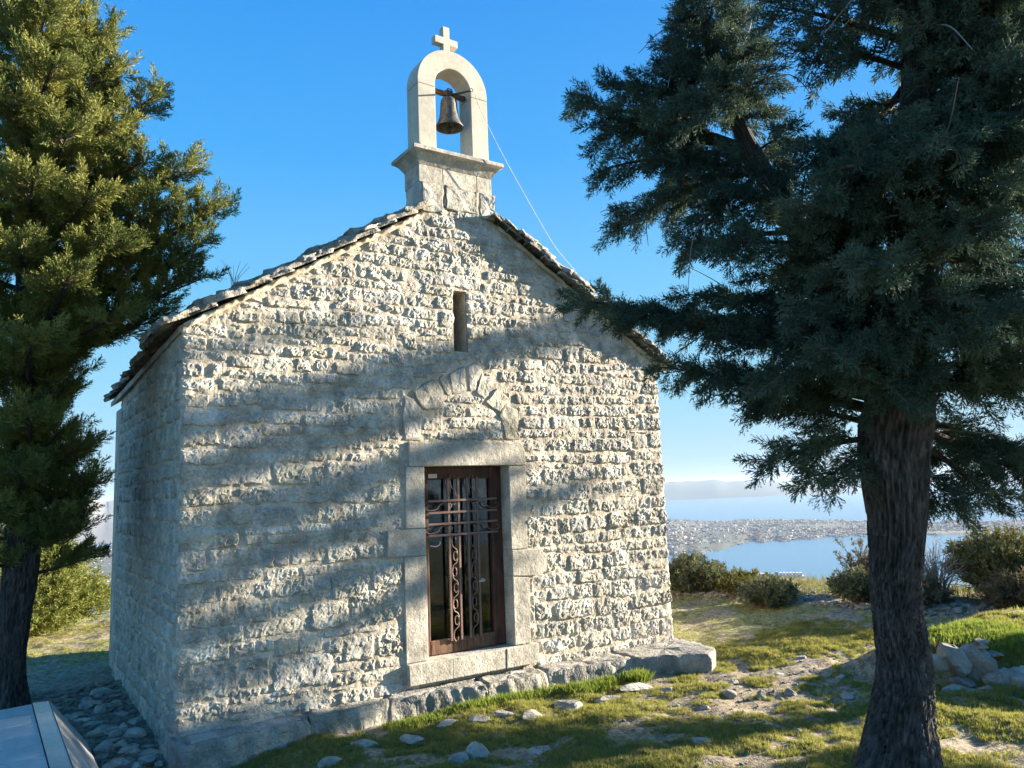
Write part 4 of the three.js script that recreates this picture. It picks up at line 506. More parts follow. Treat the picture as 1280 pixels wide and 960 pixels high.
{
  const TR = [[1.4, -0.72, 3.82, 0.37], [1.4, -0.5, 3.84, 0.285], [1.4, -0.16, 3.9, 0.218], [1.4, 0.16, 3.95, 0.182], [1.35, 0.49, 3.97, 0.166], [1.34, 0.7, 3.99, 0.172], [1.33, 0.91, 4.03, 0.177], [1.33, 1.13, 4.06, 0.192], [1.3, 1.34, 4.08, 0.213], [1.29, 1.51, 4.09, 0.229], [1.29, 1.71, 4.13, 0.239], [1.31, 2.02, 4.19, 0.208], [1.33, 2.43, 4.27, 0.177], [1.33, 3.0, 4.37, 0.151], [1.31, 3.61, 4.46, 0.125], [1.3, 4.43, 4.58, 0.099], [1.27, 5.46, 4.73, 0.068], [1.24, 6.59, 4.9, 0.021]];
  const LR = [[1.31,2.02,4.19,0.09,2.86,2.24],[1.31,2.1,4.21,0.3,2.65,2.6],[1.29,1.76,4.14,0.4,2.25,2.84],[1.3,1.84,4.16,0.42,2.1,3.32],[1.29,1.66,4.12,0.65,1.93,3.45],[1.29,1.64,4.12,0.49,1.49,3.63],[1.29,1.56,4.1,0.69,1.35,3.87],[1.3,4.13,4.53,0.38,4.41,4.04],[1.31,3.97,4.51,0.69,4.22,4.09],[1.3,4.33,4.57,0.84,4.7,4.16],[1.33,2.74,4.32,-0.04,2.83,3.86],[1.33,2.89,4.35,0.14,2.94,4.36],[1.32,2.28,4.24,0.15,2.05,4.47],[1.33,2.58,4.3,0.21,2.49,4.7],[1.33,2.38,4.26,0.11,2.32,4.24],[1.32,3.15,4.39,0.17,3.07,4.65],[1.32,3.41,4.43,0.44,3.28,4.74],[1.31,3.82,4.49,1.42,3.92,3.93],[1.32,3.3,4.41,1.45,3.77,3.56],[1.31,1.97,4.18,0.46,1.88,4.53],[1.32,2.17,4.22,0.28,2.0,3.94],[1.32,3.41,4.43,0.53,3.1,5.02],[1.33,2.89,4.35,0.79,2.7,5.02],[1.33,2.38,4.26,0.71,2.11,4.86],[1.31,1.97,4.18,1.26,1.88,4.83],[1.31,3.66,4.46,1.63,3.66,5.01],[1.32,3.15,4.39,1.96,3.19,4.92],[1.33,2.74,4.32,2.03,2.68,4.88],[1.32,2.22,4.23,2.17,2.14,4.76],[1.29,1.76,4.14,2.29,1.48,4.49],[1.29,1.66,4.12,2.23,1.13,4.27],[1.29,1.56,4.1,1.73,1.1,4.17],[1.29,1.71,4.13,2.83,1.19,4.44],[1.3,4.13,4.53,1.74,4.27,4.94],[1.3,4.43,4.58,0.63,4.53,4.72],[1.3,4.43,4.58,1.76,4.97,4.82],[1.33,2.48,4.28,2.76,2.74,3.8],[1.33,3.0,4.37,2.29,3.43,3.47],[1.31,3.61,4.46,2.8,4.2,4.06],[1.32,2.12,4.21,2.05,2.18,3.34],[1.3,4.23,4.55,2.47,4.68,4.16],[1.33,2.64,4.31,0.9,2.81,3.4],[1.32,2.33,4.25,0.63,2.54,3.17]];
  const ST = [[1.18, 1.86, 4.17, 0.11], [1.21, 2.44, 3.91, 0.1], [1.17, 3.14, 3.63, 0.085], [1.02, 3.8, 3.4, 0.065], [0.91, 4.42, 3.24, 0.045], [0.83, 4.94, 3.21, 0.03], [0.79, 5.3, 3.24, 0.01]];
  const LS = [[0.82,3.99,3.29,0.1,4.43,2.38],[0.83,4.1,3.32,0.3,4.48,2.65],[0.92,3.92,3.35,0.34,4.24,2.4],[0.97,3.75,3.36,0.3,3.88,2.43],[1.08,3.56,3.4,0.33,3.38,2.49],[0.8,4.34,3.34,0.38,4.37,2.93],[0.72,4.58,3.32,0.68,4.76,3.08],[0.75,4.46,3.32,0.89,4.63,3.32],[0.69,4.7,3.32,0.75,4.91,3.15],[0.83,4.28,3.34,1.08,4.26,3.39],[1.08,3.68,3.41,1.18,3.92,3.64],[1.13,3.5,3.42,0.51,3.17,3.19],[1.34,3.2,3.52,0.68,3.15,2.94],[1.45,2.96,3.55,0.45,3.39,3.55],[1.24,3.38,3.47,0.51,3.7,3.52],[1.34,3.2,3.52,1.45,3.77,3.56],[1.13,3.56,3.43,0.41,3.73,3.09],[1.56,2.72,3.59,0.57,2.79,2.93],[0.97,3.8,3.36,1.06,3.76,2.44],[0.97,3.8,3.36,1.77,4.13,2.99],[0.75,4.46,3.32,0.87,4.73,2.72],[0.75,4.4,3.31,0.35,4.03,3.34],[0.68,4.76,3.32,1.11,5.02,3.17],[0.8,4.22,3.32,0.34,3.82,3.55]];
  const limbs = [...LR.map(l => [...l, {}]), ...LS.map(l => { const a = V(l[0], l[1], l[2]); let best = ST[0], bd = 9; for (const s of ST) { const d = Math.hypot(s[0] - l[0], s[1] - l[1], s[2] - l[2]); if (d < bd) { bd = d; best = s; } } return [best[0], Math.min(best[1], l[1] + 0.1), best[2], l[3], l[4], l[5], { shoot: 0.4 }]; })];
  const rng = mulberry(404);
  for (let k = 0; k < 22; k++) { const f = k / 22, y = 4.15 + 1.2 * f, an = k * 2.4, r = 0.42 * (1 - f) + 0.1, sx = 0.93 - 0.14 * f, sz = 3.27 - 0.05 * f; limbs.push([sx, y - 0.05, sz, sx + r * Math.cos(an), y + 0.06, sz + r * Math.sin(an), { shoot: 0.24, t0: 0.05 }]); }
  for (let k = 0; k < 26; k++) { const f = k / 26, y = 4.2 + 2.2 * f, an = k * 2.4, r = (0.95 * (1 - f) + 0.15) * (0.829 * Math.cos(an) + 0.558 * Math.sin(an) < -0.25 ? 0.4 : 1); limbs.push([1.29 - 0.02 * f, y, 4.6 + 0.2 * f, 1.29 + r * Math.cos(an), y + 0.25, 4.65 + r * Math.sin(an), {}]); }
  for (let k = 0; k < 11; k++) { const y = 1.9 + 2.2 * k / 11, an = 0.2 + k * 1.1, r = 0.9 + 0.4 * rng(); const dx = Math.cos(an % 2.4 - 0.9), dz = -Math.sin(an % 2.4 - 0.9); limbs.push([1.32, y, 4.2 + 0.1 * (y - 2), 1.32 + r * dx, y + 0.15 * (rng() - 0.4), 4.2 + r * dz, {}]); }
  for (let k = 0; k < 17; k++) { const f = k / 17, y = 2.05 + 1.55 * f, an = Math.atan2(0.52, -0.85) + ((k * 0.618) % 1 - 0.5) * 2.2, r = (0.75 + 0.45 * rng()) * (1 - 0.25 * f); limbs.push([1.32, y, 4.22 + 0.13 * (y - 2), 1.32 + r * Math.cos(an), y - 0.05 + 0.2 * (rng() - 0.5), 4.22 + 0.13 * (y - 2) + r * Math.sin(an), {}]); }
  for (let k = 0; k < 30; k++) { const f = k / 30, y = 3.3 + 2.0 * f, ph = 0.15 + 1.9 * ((k * 0.618) % 1), r = (0.7 + 0.4 * rng()) * (1 - 0.3 * f), dx = -0.56 * Math.cos(ph) + 0.83 * Math.sin(ph), dz = 0.83 * Math.cos(ph) + 0.56 * Math.sin(ph); limbs.push([1.31, y, 4.22 + 0.14 * (y - 2), 1.31 + r * dx, y + 0.1 * (rng() - 0.5), 4.22 + 0.14 * (y - 2) + r * dz, {}]); }
  for (let k = 0; k < 16; k++) { const f = k / 16, y = 3.5 + 1.9 * f, ph = -0.35 + 0.8 * ((k * 0.618) % 1), r = 0.4 + 0.2 * rng(), dx = -0.56 * Math.cos(ph) + 0.83 * Math.sin(ph), dz = 0.83 * Math.cos(ph) + 0.56 * Math.sin(ph); limbs.push([1.31, y, 4.22 + 0.14 * (y - 2), 1.31 + r * dx, y - 0.05, 4.22 + 0.14 * (y - 2) + r * dz, { shoot: 0.3, t0: 0.1 }]); }
  TR.forEach(p => { p[3] = p[3] * 0.9 - 0.01; });
  conifer('conifer_tree', 'large dark conifer with thick twisted trunk and spreading drooping boughs', TR, limbs, { seed: 21, twist: 0.55, bark: 0.034, dead: 110, stems: [ST], pull: 0.1, limb: { size: 0.8, shoot: 0.36, step: 0.042, gap: 0.024, arch: 0.06, lift: 0.05, droop: -0.05, tip: 0.0, t0: 0.22, color: darkGreen } });
}
{
  const TL = [[-3.36, -0.54, -2.33, 0.199], [-3.34, -0.08, -2.24, 0.153], [-3.3, 0.44, -2.13, 0.138], [-3.27, 0.9, -2.03, 0.145], [-3.26, 1.35, -1.94, 0.145], [-3.25, 1.95, -1.84, 0.145], [-3.26, 2.86, -1.7, 0.153], [-3.31, 3.92, -1.56, 0.122], [-3.37, 5.28, -1.38, 0.092], [-3.43, 6.65, -1.19, 0.061], [-3.5, 8.16, -0.99, 0.023]];
  const LL = [[-3.29,3.47,-1.62,-1.79,4.11,-0.3],[-3.28,3.24,-1.65,-1.92,3.77,-0.32],[-3.27,3.01,-1.68,-1.93,3.47,-0.5],[-3.31,3.92,-1.56,-2.06,4.45,-0.31],[-3.3,3.77,-1.58,-2.19,4.07,-0.21],[-3.26,2.78,-1.71,-2.19,3.21,-0.84],[-3.33,4.45,-1.49,-2.35,5.24,-0.49],[-3.32,4.22,-1.52,-2.45,4.47,-0.32],[-3.35,4.83,-1.44,-2.63,5.5,-0.64],[-3.37,5.28,-1.38,-2.85,5.9,-0.85],[-3.34,4.6,-1.47,-2.76,4.7,-0.25],[-3.39,5.74,-1.31,-2.99,6.28,-0.88],[-3.29,3.47,-1.62,-2.68,3.6,-0.13],[-3.26,2.86,-1.7,-2.68,3.01,-0.47],[-3.3,3.84,-1.57,-2.94,3.93,-0.01],[-3.27,3.09,-1.67,-3.09,3.26,-0.1],[-3.33,4.37,-1.5,-3.13,4.46,-0.06],[-3.36,4.98,-1.42,-3.27,5.05,-0.05],[-3.25,2.48,-1.76,-3.04,2.81,-0.87],[-3.26,2.56,-1.75,-3.33,2.76,-0.35],[-3.29,3.47,-1.62,-3.48,3.5,-0.2],[-3.31,4.0,-1.55,-3.39,4.0,-0.06],[-3.35,4.75,-1.45,-3.58,4.68,-0.2],[-3.38,5.44,-1.36,-3.33,5.57,-0.25],[-3.32,4.22,-1.52,-3.96,4.41,-1.11],[-3.28,3.31,-1.64,-3.97,3.52,-1.27],[-3.25,2.48,-1.76,-3.88,2.71,-1.46],[-3.36,4.98,-1.42,-3.93,5.24,-0.96],[-3.39,5.74,-1.31,-3.8,5.99,-0.74],[-3.25,2.18,-1.8,-2.96,2.56,-1.35],[-3.25,1.8,-1.86,-2.98,2.14,-1.31],[-3.25,1.65,-1.89,-2.8,1.98,-1.33],[-3.26,1.35,-1.94,-2.7,1.64,-1.32],[-3.26,1.2,-1.97,-2.85,1.33,-1.36],[-3.27,1.05,-2.0,-3.05,1.2,-1.26],[-3.25,1.95,-1.84,-3.29,2.15,-0.78],[-3.25,1.5,-1.92,-3.38,1.69,-0.92],[-3.26,1.2,-1.97,-3.59,1.37,-1.24],[-3.25,1.65,-1.89,-3.79,1.94,-1.65],[-3.27,3.09,-1.67,-2.49,3.67,-2.07],[-3.3,3.84,-1.57,-2.39,4.59,-1.85],[-3.34,4.6,-1.47,-2.78,5.45,-1.97],[-3.25,2.48,-1.76,-2.75,3.17,-2.32],[-3.37,5.28,-1.38,-3.11,6.24,-1.94],[-3.25,1.8,-1.86,-3.35,2.36,-2.87],[-3.26,1.35,-1.94,-3.03,1.67,-2.77]];
  const limbs = LL.map(l => [...l, {}]), rng = mulberry(909);
  for (let k = 0; k < 16; k++) { const y = 0.75 + 1.3 * k / 16, an = k * 2.4, r = 0.45 + 0.25 * rng(); limbs.push([-3.25, y, -1.98, -3.25 + r * Math.cos(an), y + 0.15, -1.98 + r * Math.sin(an), {}]); }
  for (let k = 0; k < 46; k++) { const f = k / 46, y = 2.0 + 5.4 * f, an = k * 2.4, r = (y < 3 ? 0.5 : 1.3 * (1 - f) + 0.2) * (0.7 + 0.4 * rng()); limbs.push([-3.28 - 0.15 * f, y, -1.8 + 0.7 * f, -3.28 + r * Math.cos(an), y + 0.55, -1.75 + 0.7 * f + r * Math.sin(an), {}]); }
  conifer('conifer_tree', 'tall olive-green conifer with ascending plumes beside the chapel side wall', TL, limbs, { seed: 33, twist: 0.2, bark: 0.016, spray: sprayB, pull: 0.14, limb: { size: 0.82, shoot: 0.42, step: 0.042, gap: 0.027, arch: -0.06, lift: 0.25, droop: 0.03, tip: 0.35, t0: 0.25, color: oliveGreen } });
}
{ // trees that stand outside the picture, toward the sun; their shade falls on the chapel front and the grass
  const mk = (name, label, x, z, h, r, low, seed, tips) => {
    const y0 = G(x, z) - 0.1, pts = []; for (let k = 0; k <= 8; k++) { const f = k / 8; pts.push([x + 0.08 * Math.sin(f * 5 + seed), y0 + f * h, z + 0.08 * Math.cos(f * 4 + seed), 0.2 * (1 - f) + 0.01 + (k ? 0 : 0.06)]); }
    const limbs = tips.map(([tx, ty, tz, o]) => [x, ty - 0.15, z, tx, ty, tz, o || {}]), rng = mulberry(seed);
    const n = Math.round(h * 5); for (let k = 0; k < n; k++) { const f = k / n, y = y0 + low + (h - low - 0.3) * f, an = k * 2.4, q = (r * (1 - f) + 0.2) * (0.7 + 0.4 * rng()); limbs.push([x, y, z, x + q * Math.cos(an), y + 0.3, z + q * Math.sin(an), {}]); }
    conifer(name, label, pts, limbs, { seed, bark: 0.015, spray: sprayB, limb: { shoot: 0.4, step: 0.06, gap: 0.08, arch: -0.03, lift: 0.15, droop: 0.0, tip: 0.2, t0: 0.2, size: 1.35, color: oliveGreen } }, 'trees standing sunward of the chapel');
  };
  const thin = { shoot: 0.26, t0: 0.05, step: 0.018, gap: 0.05 };
  mk('conifer_tree', 'slender conifer standing sunward of the chapel beyond the thick-trunked tree', 13.2, 5.4, 8.2, 1.25, 3.9, 51, [[13, 5.97, 2.55, thin], [13.1, 5.02, 3.15, thin], [13, 4.6, 3.05, thin], [13, 4.17, 2.82, { shoot: 0.3, t0: 0.05, step: 0.024 }], [13.1, 3.8, 3.15, { shoot: 0.34, t0: 0.05, step: 0.026 }], [13, 5.46, 3.35, thin], [13.1, 6.5, 3.45, { shoot: 0.16, t0: 0.05 }], [13.2, 3.4, 3.7, thin], [13, 3.05, 3.6, thin], [13.1, 2.85, 4.0, thin], [13, 3.2, 4.2, { shoot: 0.3 }], [13.2, 2.7, 4.9, thin], [13, 2.4, 5.2, thin], [13.4, 2.9, 6.2, { shoot: 0.3 }]]);
  mk('conifer_tree', 'bushy conifer standing sunward of the thick-trunked tree', 10.6, 6.9, 5.2, 1.3, 1.9, 52, []);
}
// shrubs: stems and leaves
const leafTuft = (() => { const rng = mulberry(77), o = []; for (let i = 0; i < 16; i++) { const d = V(0, 1, 0).addScaledVector(rdir(rng), 0.9).normalize(); o.push([V(0, i / 16 * 0.1, 0), d, rdir(rng).cross(d).normalize(), 0.05 * (0.7 + 0.6 * rng()), 0.013]); } return bladesGeo(o); })();
function shrub(name, label, category, x, z, rx, h, rz, nst, seed, color, opt = {}) {
  const y0 = opt.y ?? (G(x, z) - 0.03), t = thing(name, label, category, opt.group, [x, y0, z]), rng = mulberry(seed), stems = [], leaves = [];
  for (let i = 0; i < nst; i++) {
    const a = rng() * 6.283, q = Math.sqrt(rng()), hh = h * (opt.cone ? (1 - 0.9 * q) * (0.75 + 0.25 * rng()) + 0.12 : (0.55 + 0.45 * rng()) * (1 - 0.35 * q * q)), e = V(q * rx * Math.cos(a), hh, q * rz * Math.sin(a)), m = V(e.x * 0.35, hh * 0.5, e.z * 0.35).addScaledVector(rdir(rng), 0.06 * h), b = V(e.x * 0.15, 0, e.z * 0.15);
    stems.push(taperTube([b, m, e], [0.008 + 0.006 * h, 0.003], 6, 4));
    const cur = new THREE.QuadraticBezierCurve3(b, m, e), n = opt.leaves ?? 14;
    for (let k = 0; k < n; k++) { const tt = 0.3 + 0.7 * Math.pow((k + rng()) / n, 0.7), p = cur.getPoint(tt).addScaledVector(rdir(rng), 0.09 * h * (opt.spread ?? 1)); if (p.y < 0.02) p.y = 0.02; const d = cur.getTangent(tt).addScaledVector(rdir(rng), 0.8).normalize(); leaves.push({ p, d, s: (0.8 + 0.7 * rng()) * (opt.size || 1), r: rng() * 6.28, c: color(rng, p) }); }
    if (opt.twigs) for (let k = 0; k < opt.twigs; k++) { const p = cur.getPoint(0.35 + 0.6 * rng()), d = cur.getTangent(0.5).addScaledVector(rdir(rng), 1.0).normalize(), L = h * (0.15 + 0.2 * rng()); stems.push(taperTube([p, p.clone().addScaledVector(d, L * 0.5).addScaledVector(rdir(rng), 0.03), p.clone().addScaledVector(d, L)], [0.004, 0.0015], 4, 3)); }
  }
  part('stems', mergeGeometries(stems), opt.dry ? M.dryTwig : M.twig, t, { kind: 'stuff' });
  if (leaves.length) instances('foliage', opt.tuft || leafTuft, M.leaf, leaves, t, { kind: 'stuff' });
  return t;
}
const shrubGreen = (rng, p) => mixc([0.09, 0.11, 0.055], [0.19, 0.2, 0.10], rng());
const shrubYellow = (rng, p) => mixc([0.13, 0.13, 0.03], [0.22, 0.20, 0.06], rng());
const shrubBrown = (rng, p) => mixc([0.10, 0.085, 0.045], [0.20, 0.16, 0.08], rng());
const grassTall = (rng) => mixc([0.16, 0.15, 0.06], [0.30, 0.25, 0.12], rng());
const tallTuft = (() => { const rng = mulberry(78), o = []; for (let i = 0; i < 9; i++) { const d = V((rng() - 0.5) * 0.5, 1, (rng() - 0.5) * 0.5).normalize(); o.push([V((rng() - 0.5) * 0.05, 0, (rng() - 0.5) * 0.05), d, rdir(rng).cross(d).normalize(), 0.3 * (0.6 + 0.6 * rng()), 0.008]); } return bladesGeo(o); })();
shrub('rosemary_bush', 'wide dark green bush growing beside the sunny chapel corner', 'bush', 6.5, -2.7, 0.66, 0.62, 0.6, 150, 301, shrubGreen, { size: 1.0 });
shrub('rosemary_bush', 'low yellow-green bush between two darker bushes', 'bush', 6.85, -1.95, 0.5, 0.32, 0.4, 70, 302, shrubYellow, { size: 0.9 });
shrub('rosemary_bush', 'rounded grey-green bush standing alone in dry grass', 'bush', 6.4, -1.05, 0.42, 0.42, 0.4, 120, 303, shrubGreen, { size: 0.9 });
shrub('rosemary_bush', 'dark bush showing behind the thick tree trunk', 'bush', 7.1, 0.05, 0.36, 0.5, 0.4, 100, 304, shrubGreen, { size: 0.9 });
shrub('thorn_bush', 'twiggy half-bare bush rising behind the dark bush', 'bush', 7.9, -0.42, 0.38, 0.9, 0.4, 36, 305, shrubBrown, { leaves: 5, twigs: 4 });
shrub('thorn_bush', 'bare grey branching thorn bush beside the leafy shrub', 'bush', 7.9, 0.75, 0.55, 1.0, 0.5, 40, 306, shrubBrown, { leaves: 0, twigs: 7, dry: true });
shrub('leafy_shrub', 'big leafy shrub with golden-green leaves by the dry-stone heap', 'shrub', 8.55, 1.35, 0.72, 1.0, 0.7, 230, 307, (rng, p) => mixc([0.10, 0.11, 0.04], [0.23, 0.21, 0.07], rng()), { size: 1.0, twigs: 2 });
shrub('leafy_shrub', 'brownish tangled shrub next to the big leafy shrub', 'shrub', 7.9, 1.95, 0.6, 0.6, 0.55, 120, 308, shrubBrown, { size: 0.9, twigs: 3, dry: true });
shrub('thorn_bush', 'low brown twiggy bush at the foot of the bare thorn bush', 'bush', 7.3, 0.75, 0.55, 0.36, 0.4, 80, 309, shrubBrown, { leaves: 8, twigs: 2, dry: true });
shrub('conifer_bush', 'sunlit yellow-green conifer bush beyond the shaded side wall', 'bush', -3.05, -7.7, 1.3, 1.95, 1.0, 260, 311, (rng, p) => mixc([0.15, 0.18, 0.04], [0.28, 0.29, 0.07], rng()), { cone: true, size: 1.0, leaves: 26, spread: 0.9, tuft: sprayB });

// ------------------------------------------------------------------ grass and stones
{
  const tuft = (() => { const rng = mulberry(91), o = []; for (let i = 0; i < 11; i++) { const a = rng() * 6.28, l = 0.25 + 0.9 * rng(), d = V(Math.cos(a) * l, 1, Math.sin(a) * l).normalize(); o.push([V((rng() - 0.5) * 0.04, -0.004, (rng() - 0.5) * 0.04), d, V(-Math.sin(a), 0, Math.cos(a)), 0.045 * (0.6 + 0.8 * rng()), 0.0055]); } return bladesGeo(o); })();
  const rng = mulberry(1234), list = [], up = V(0, 1, 0); let tries = 0;
  const inChapel = (x, z) => (x > W0 - 0.02 && x < W1 + 0.03 && z < 0.15 && z > BACK - 0.5);
  while (list.length < 95000 && tries++ < 400000) {
    const rr = rng(), x = rr < 0.75 ? -2.6 + 8.6 * rng() : -6 + 15 * rng(), z = rr < 0.75 ? 0.1 + 4.2 * rng() : -8.5 + 15 * rng();
    if (inChapel(x, z) || Math.hypot(x + 3.6, z - 6.9) < 1.2) continue; const g = greenness(x, z), pat = N3(x * 4.5, 8, z * 4.5); if (rng() > sstep(0.22, 0.7, g + 0.2 * pat)) continue;
    const tall = (x > 3.6 && z > 2 ? 1.5 : 1) * (0.7 + 0.5 * g + 0.4 * Math.max(0, pat));
    list.push({ p: V(x, G(x, z), z), d: up.clone().addScaledVector(rdir(rng), 0.25).normalize(), s: tall * (0.3 + 0.45 * rng()), r: rng() * 6.28, c: rng() < 0.16 ? mixc([0.24, 0.2, 0.1], [0.33, 0.28, 0.16], rng()) : mixc([0.21, 0.22, 0.04], [0.40, 0.39, 0.095], rng()) });
  }
  // brighter clumps at the foot of the ledge and on the terrace
  for (const [cx, cz, n, sx, sz, s] of [[0.6, 0.42, 260, 0.7, 0.09, 1.6], [1.55, 0.55, 320, 0.35, 0.1, 1.9], [2.1, 0.62, 160, 0.15, 0.08, 2.1], [-0.35, 0.4, 200, 0.3, 0.1, 1.4], [4.7, 2.9, 1300, 0.55, 0.6, 1.7], [5.2, 3.6, 800, 0.5, 0.5, 1.7], [3.35, 0.1, 60, 0.05, 0.3, 1.5]])
    for (let i = 0; i < n; i++) { const x = cx + (rng() + rng() - 1) * sx, z = cz + (rng() + rng() - 1) * sz; list.push({ p: V(x, G(x, z), z), d: up.clone().addScaledVector(rdir(rng), 0.2).normalize(), s: s * (0.6 + 0.6 * rng()), r: rng() * 6.28, c: mixc([0.16, 0.22, 0.03], [0.30, 0.36, 0.06], rng()) }); }
  instances('grass', tuft, M.grass, list, scene, { kind: 'stuff', label: 'short patchy green grass on the clearing', category: 'grass' });
  const dry = []; for (let i = 0; i < 5200; i++) { const a = -0.95 + 1.6 * rng(), r = edgeR(Math.cos(a), Math.sin(a)) - 1.2 + 3.2 * rng(), rr2 = Math.min(r, 11), x = rr2 * Math.cos(a), z = rr2 * Math.sin(a); if (inChapel(x, z)) continue; dry.push({ p: V(x, G(x, z), z), d: up.clone().addScaledVector(rdir(rng), 0.4).normalize(), s: 0.25 + 0.5 * rng() * rng(), r: rng() * 6.28, c: rng() < 0.45 ? mixc([0.10, 0.13, 0.03], [0.16, 0.18, 0.05], rng()) : grassTall(rng) }); }
  instances('dry_grass', tallTuft, M.grass, dry, scene, { kind: 'stuff', label: 'tall dry straw-coloured grass along the edge of the clearing', category: 'grass' });
  // pebbles
  const pg = rockGeo(1, 0.5, 0.8, 4, 1), peb = [];
  for (let i = 0; i < 3000; i++) { const near = rng() < 0.55, x = near ? 0.8 + 4.2 * rng() : -2.6 + 10 * rng(), z = near ? 0.7 + 2.2 * rng() : -3.4 + 7 * rng(); if (inChapel(x, z)) continue; if (rng() < greenness(x, z) * 0.8) continue; const s = 0.006 + 0.026 * Math.pow(rng(), 4); peb.push({ p: V(x, G(x, z) + s * 0.15, z), d: up.clone().addScaledVector(rdir(rng), 0.35).normalize(), s, r: rng() * 6.28, c: C(0.8 + 0.35 * rng(), 0.8 + 0.3 * rng(), 0.75 + 0.25 * rng()) }); }
  for (let i = 0; i < 1400; i++) { const x = -2.3 - 1.0 * rng(), z = 0.5 - 3.6 * rng(); const s = 0.015 + 0.045 * Math.pow(rng(), 2); peb.push({ p: V(x, G(x, z) + s * 0.1, z), d: up.clone().addScaledVector(rdir(rng), 0.4).normalize(), s, r: rng() * 6.28, c: C(0.85, 0.85, 0.85) }); }
  for (let i = 0; i < 1500; i++) { const a = -0.55 + 0.75 * rng(), r = edgeR(Math.cos(a), Math.sin(a)) - 1.7 + 0.8 * rng(), x = r * Math.cos(a), z = r * Math.sin(a); const s = 0.02 + 0.06 * Math.pow(rng(), 2); peb.push({ p: V(x, G(x, z) + s * 0.2, z), d: up.clone().addScaledVector(rdir(rng), 0.4).normalize(), s, r: rng() * 6.28, c: C(1, 1, 0.98) }); }
  instances('gravel', pg, M.rock, peb, scene, { kind: 'stuff', label: 'scattered pale pebbles and stone chips on the ground', category: 'gravel' });
}
{ // larger rocks
  const rock = (label, x, z, sx, sy, sz, seed, turn, lift = 0.0, group, ang = 0.5, tilt = 0) => { const m = solo('rock', rockGeo(sx, sy, sz, seed, 3, ang, seed >= 30 && seed < 45 ? 0.62 : seed >= 14 && seed < 27 ? 0.75 : 0.85), M.rock, label, 'rock', group, [x, G(x, z) + lift, z]); m.rotation.set(tilt, turn, tilt * 0.6); };
  rock('flat white slab lying in the shaded grass before the ledge', -1.35, 0.93, 0.17, 0.06, 0.075, 1, 0.25, 0.02, null, 0.8);
  rock('pale weathered lump sunk in the shaded grass', -0.42, 1.56, 0.15, 0.13, 0.12, 2, 0.4, 0.0);
  rock('low grey stone beside the pale weathered lump', -0.62, 1.62, 0.11, 0.07, 0.09, 3, 1.2, 0.0);
  rock('flat sunlit stone half buried in shaded grass', 0.0, 1.75, 0.2, 0.035, 0.09, 4, 0.2, 0.0, null, 0.8);
  const flat = 'flat stone set in the grass in front of the ledge', fg = 'flat stones in the grass before the ledge';
  [[0.35, 0.72, 0.15, 0.035, 0.08, 5], [0.1, 0.75, 0.12, 0.04, 0.09, 6], [-0.15, 0.66, 0.14, 0.035, 0.08, 7], [0.52, 1.0, 0.19, 0.04, 0.09, 8], [0.98, 0.95, 0.22, 0.05, 0.13, 9], [-0.6, 0.78, 0.17, 0.035, 0.08, 10], [-0.95, 0.72, 0.13, 0.03, 0.07, 11]].forEach(a => rock(flat, a[0], a[1], a[2] * 1.1, a[3] * 1.1, a[4] * 1.2, a[5], a[5] * 0.5, 0.012, fg, 0.8));
  rock('broad pale flagstone beside the jutting ledge slab', 1.86, 0.86, 0.27, 0.045, 0.16, 12, 0.1, 0.02, null, 0.85);
  rock('tilted pale flagstone next to tufts of bright grass', 1.42, 0.95, 0.2, 0.045, 0.12, 13, -0.3, 0.01, null, 0.85, 0.08);
  const path = 'small angular stone lying on the bare dirt path', pg = 'stones on the bare dirt path';
  [[2.42, 1.2, 0.07, 0.05, 0.05, 14], [2.6, 1.45, 0.09, 0.05, 0.06, 15], [2.35, 2.0, 0.08, 0.07, 0.05, 16], [2.2, 1.75, 0.12, 0.05, 0.07, 17], [2.65, 2.1, 0.07, 0.06, 0.06, 18], [3.1, 1.6, 0.1, 0.03, 0.06, 19], [3.4, 2.1, 0.12, 0.03, 0.05, 20], [1.85, 2.75, 0.09, 0.03, 0.06, 21], [0.98, 2.5, 0.12, 0.04, 0.07, 22], [2.9, 2.5, 0.1, 0.03, 0.07, 23], [3.9, 1.3, 0.1, 0.04, 0.07, 24], [1.7, 1.9, 0.08, 0.03, 0.05, 25], [2.0, 1.15, 0.1, 0.035, 0.06, 26]].forEach(a => rock(path, a[0], a[1], a[2], a[3], a[4], a[5], a[5] * 0.8, 0.005, pg, 0.7));
  // heap of blocks below the terrace
  const heap = 'grey limestone block in the tumbled dry-stone heap below the terrace', hg = 'blocks of the tumbled dry-stone heap';
  [[3.98, 2.72, 0.1, 0.12, 0.11, 30, 0.2], [4.1, 2.86, 0.13, 0.17, 0.12, 31, 0.9], [4.18, 3.02, 0.1, 0.2, 0.13, 32, 0.5], [4.2, 3.2, 0.12, 0.13, 0.11, 33, 1.9], [4.33, 3.37, 0.13, 0.17, 0.13, 34, 0.1], [4.48, 3.56, 0.15, 0.18, 0.13, 35, 2.1], [4.6, 3.8, 0.14, 0.17, 0.13, 36, 0.3], [4.05, 2.95, 0.12, 0.05, 0.1, 37, 0.3], [3.85, 2.95, 0.15, 0.03, 0.09, 38, 0.1], [4.02, 3.2, 0.09, 0.04, 0.08, 39, 0.6], [4.25, 3.45, 0.08, 0.05, 0.07, 40, 0.4]].forEach(a => rock(heap, a[0], a[1], a[2] * 1.35, a[3] * 1.25, a[4] * 1.35, a[5], a[6], a[5] < 37 ? 0.06 : 0.01, hg, 0.95, a[5] < 37 ? 0.15 : 0));
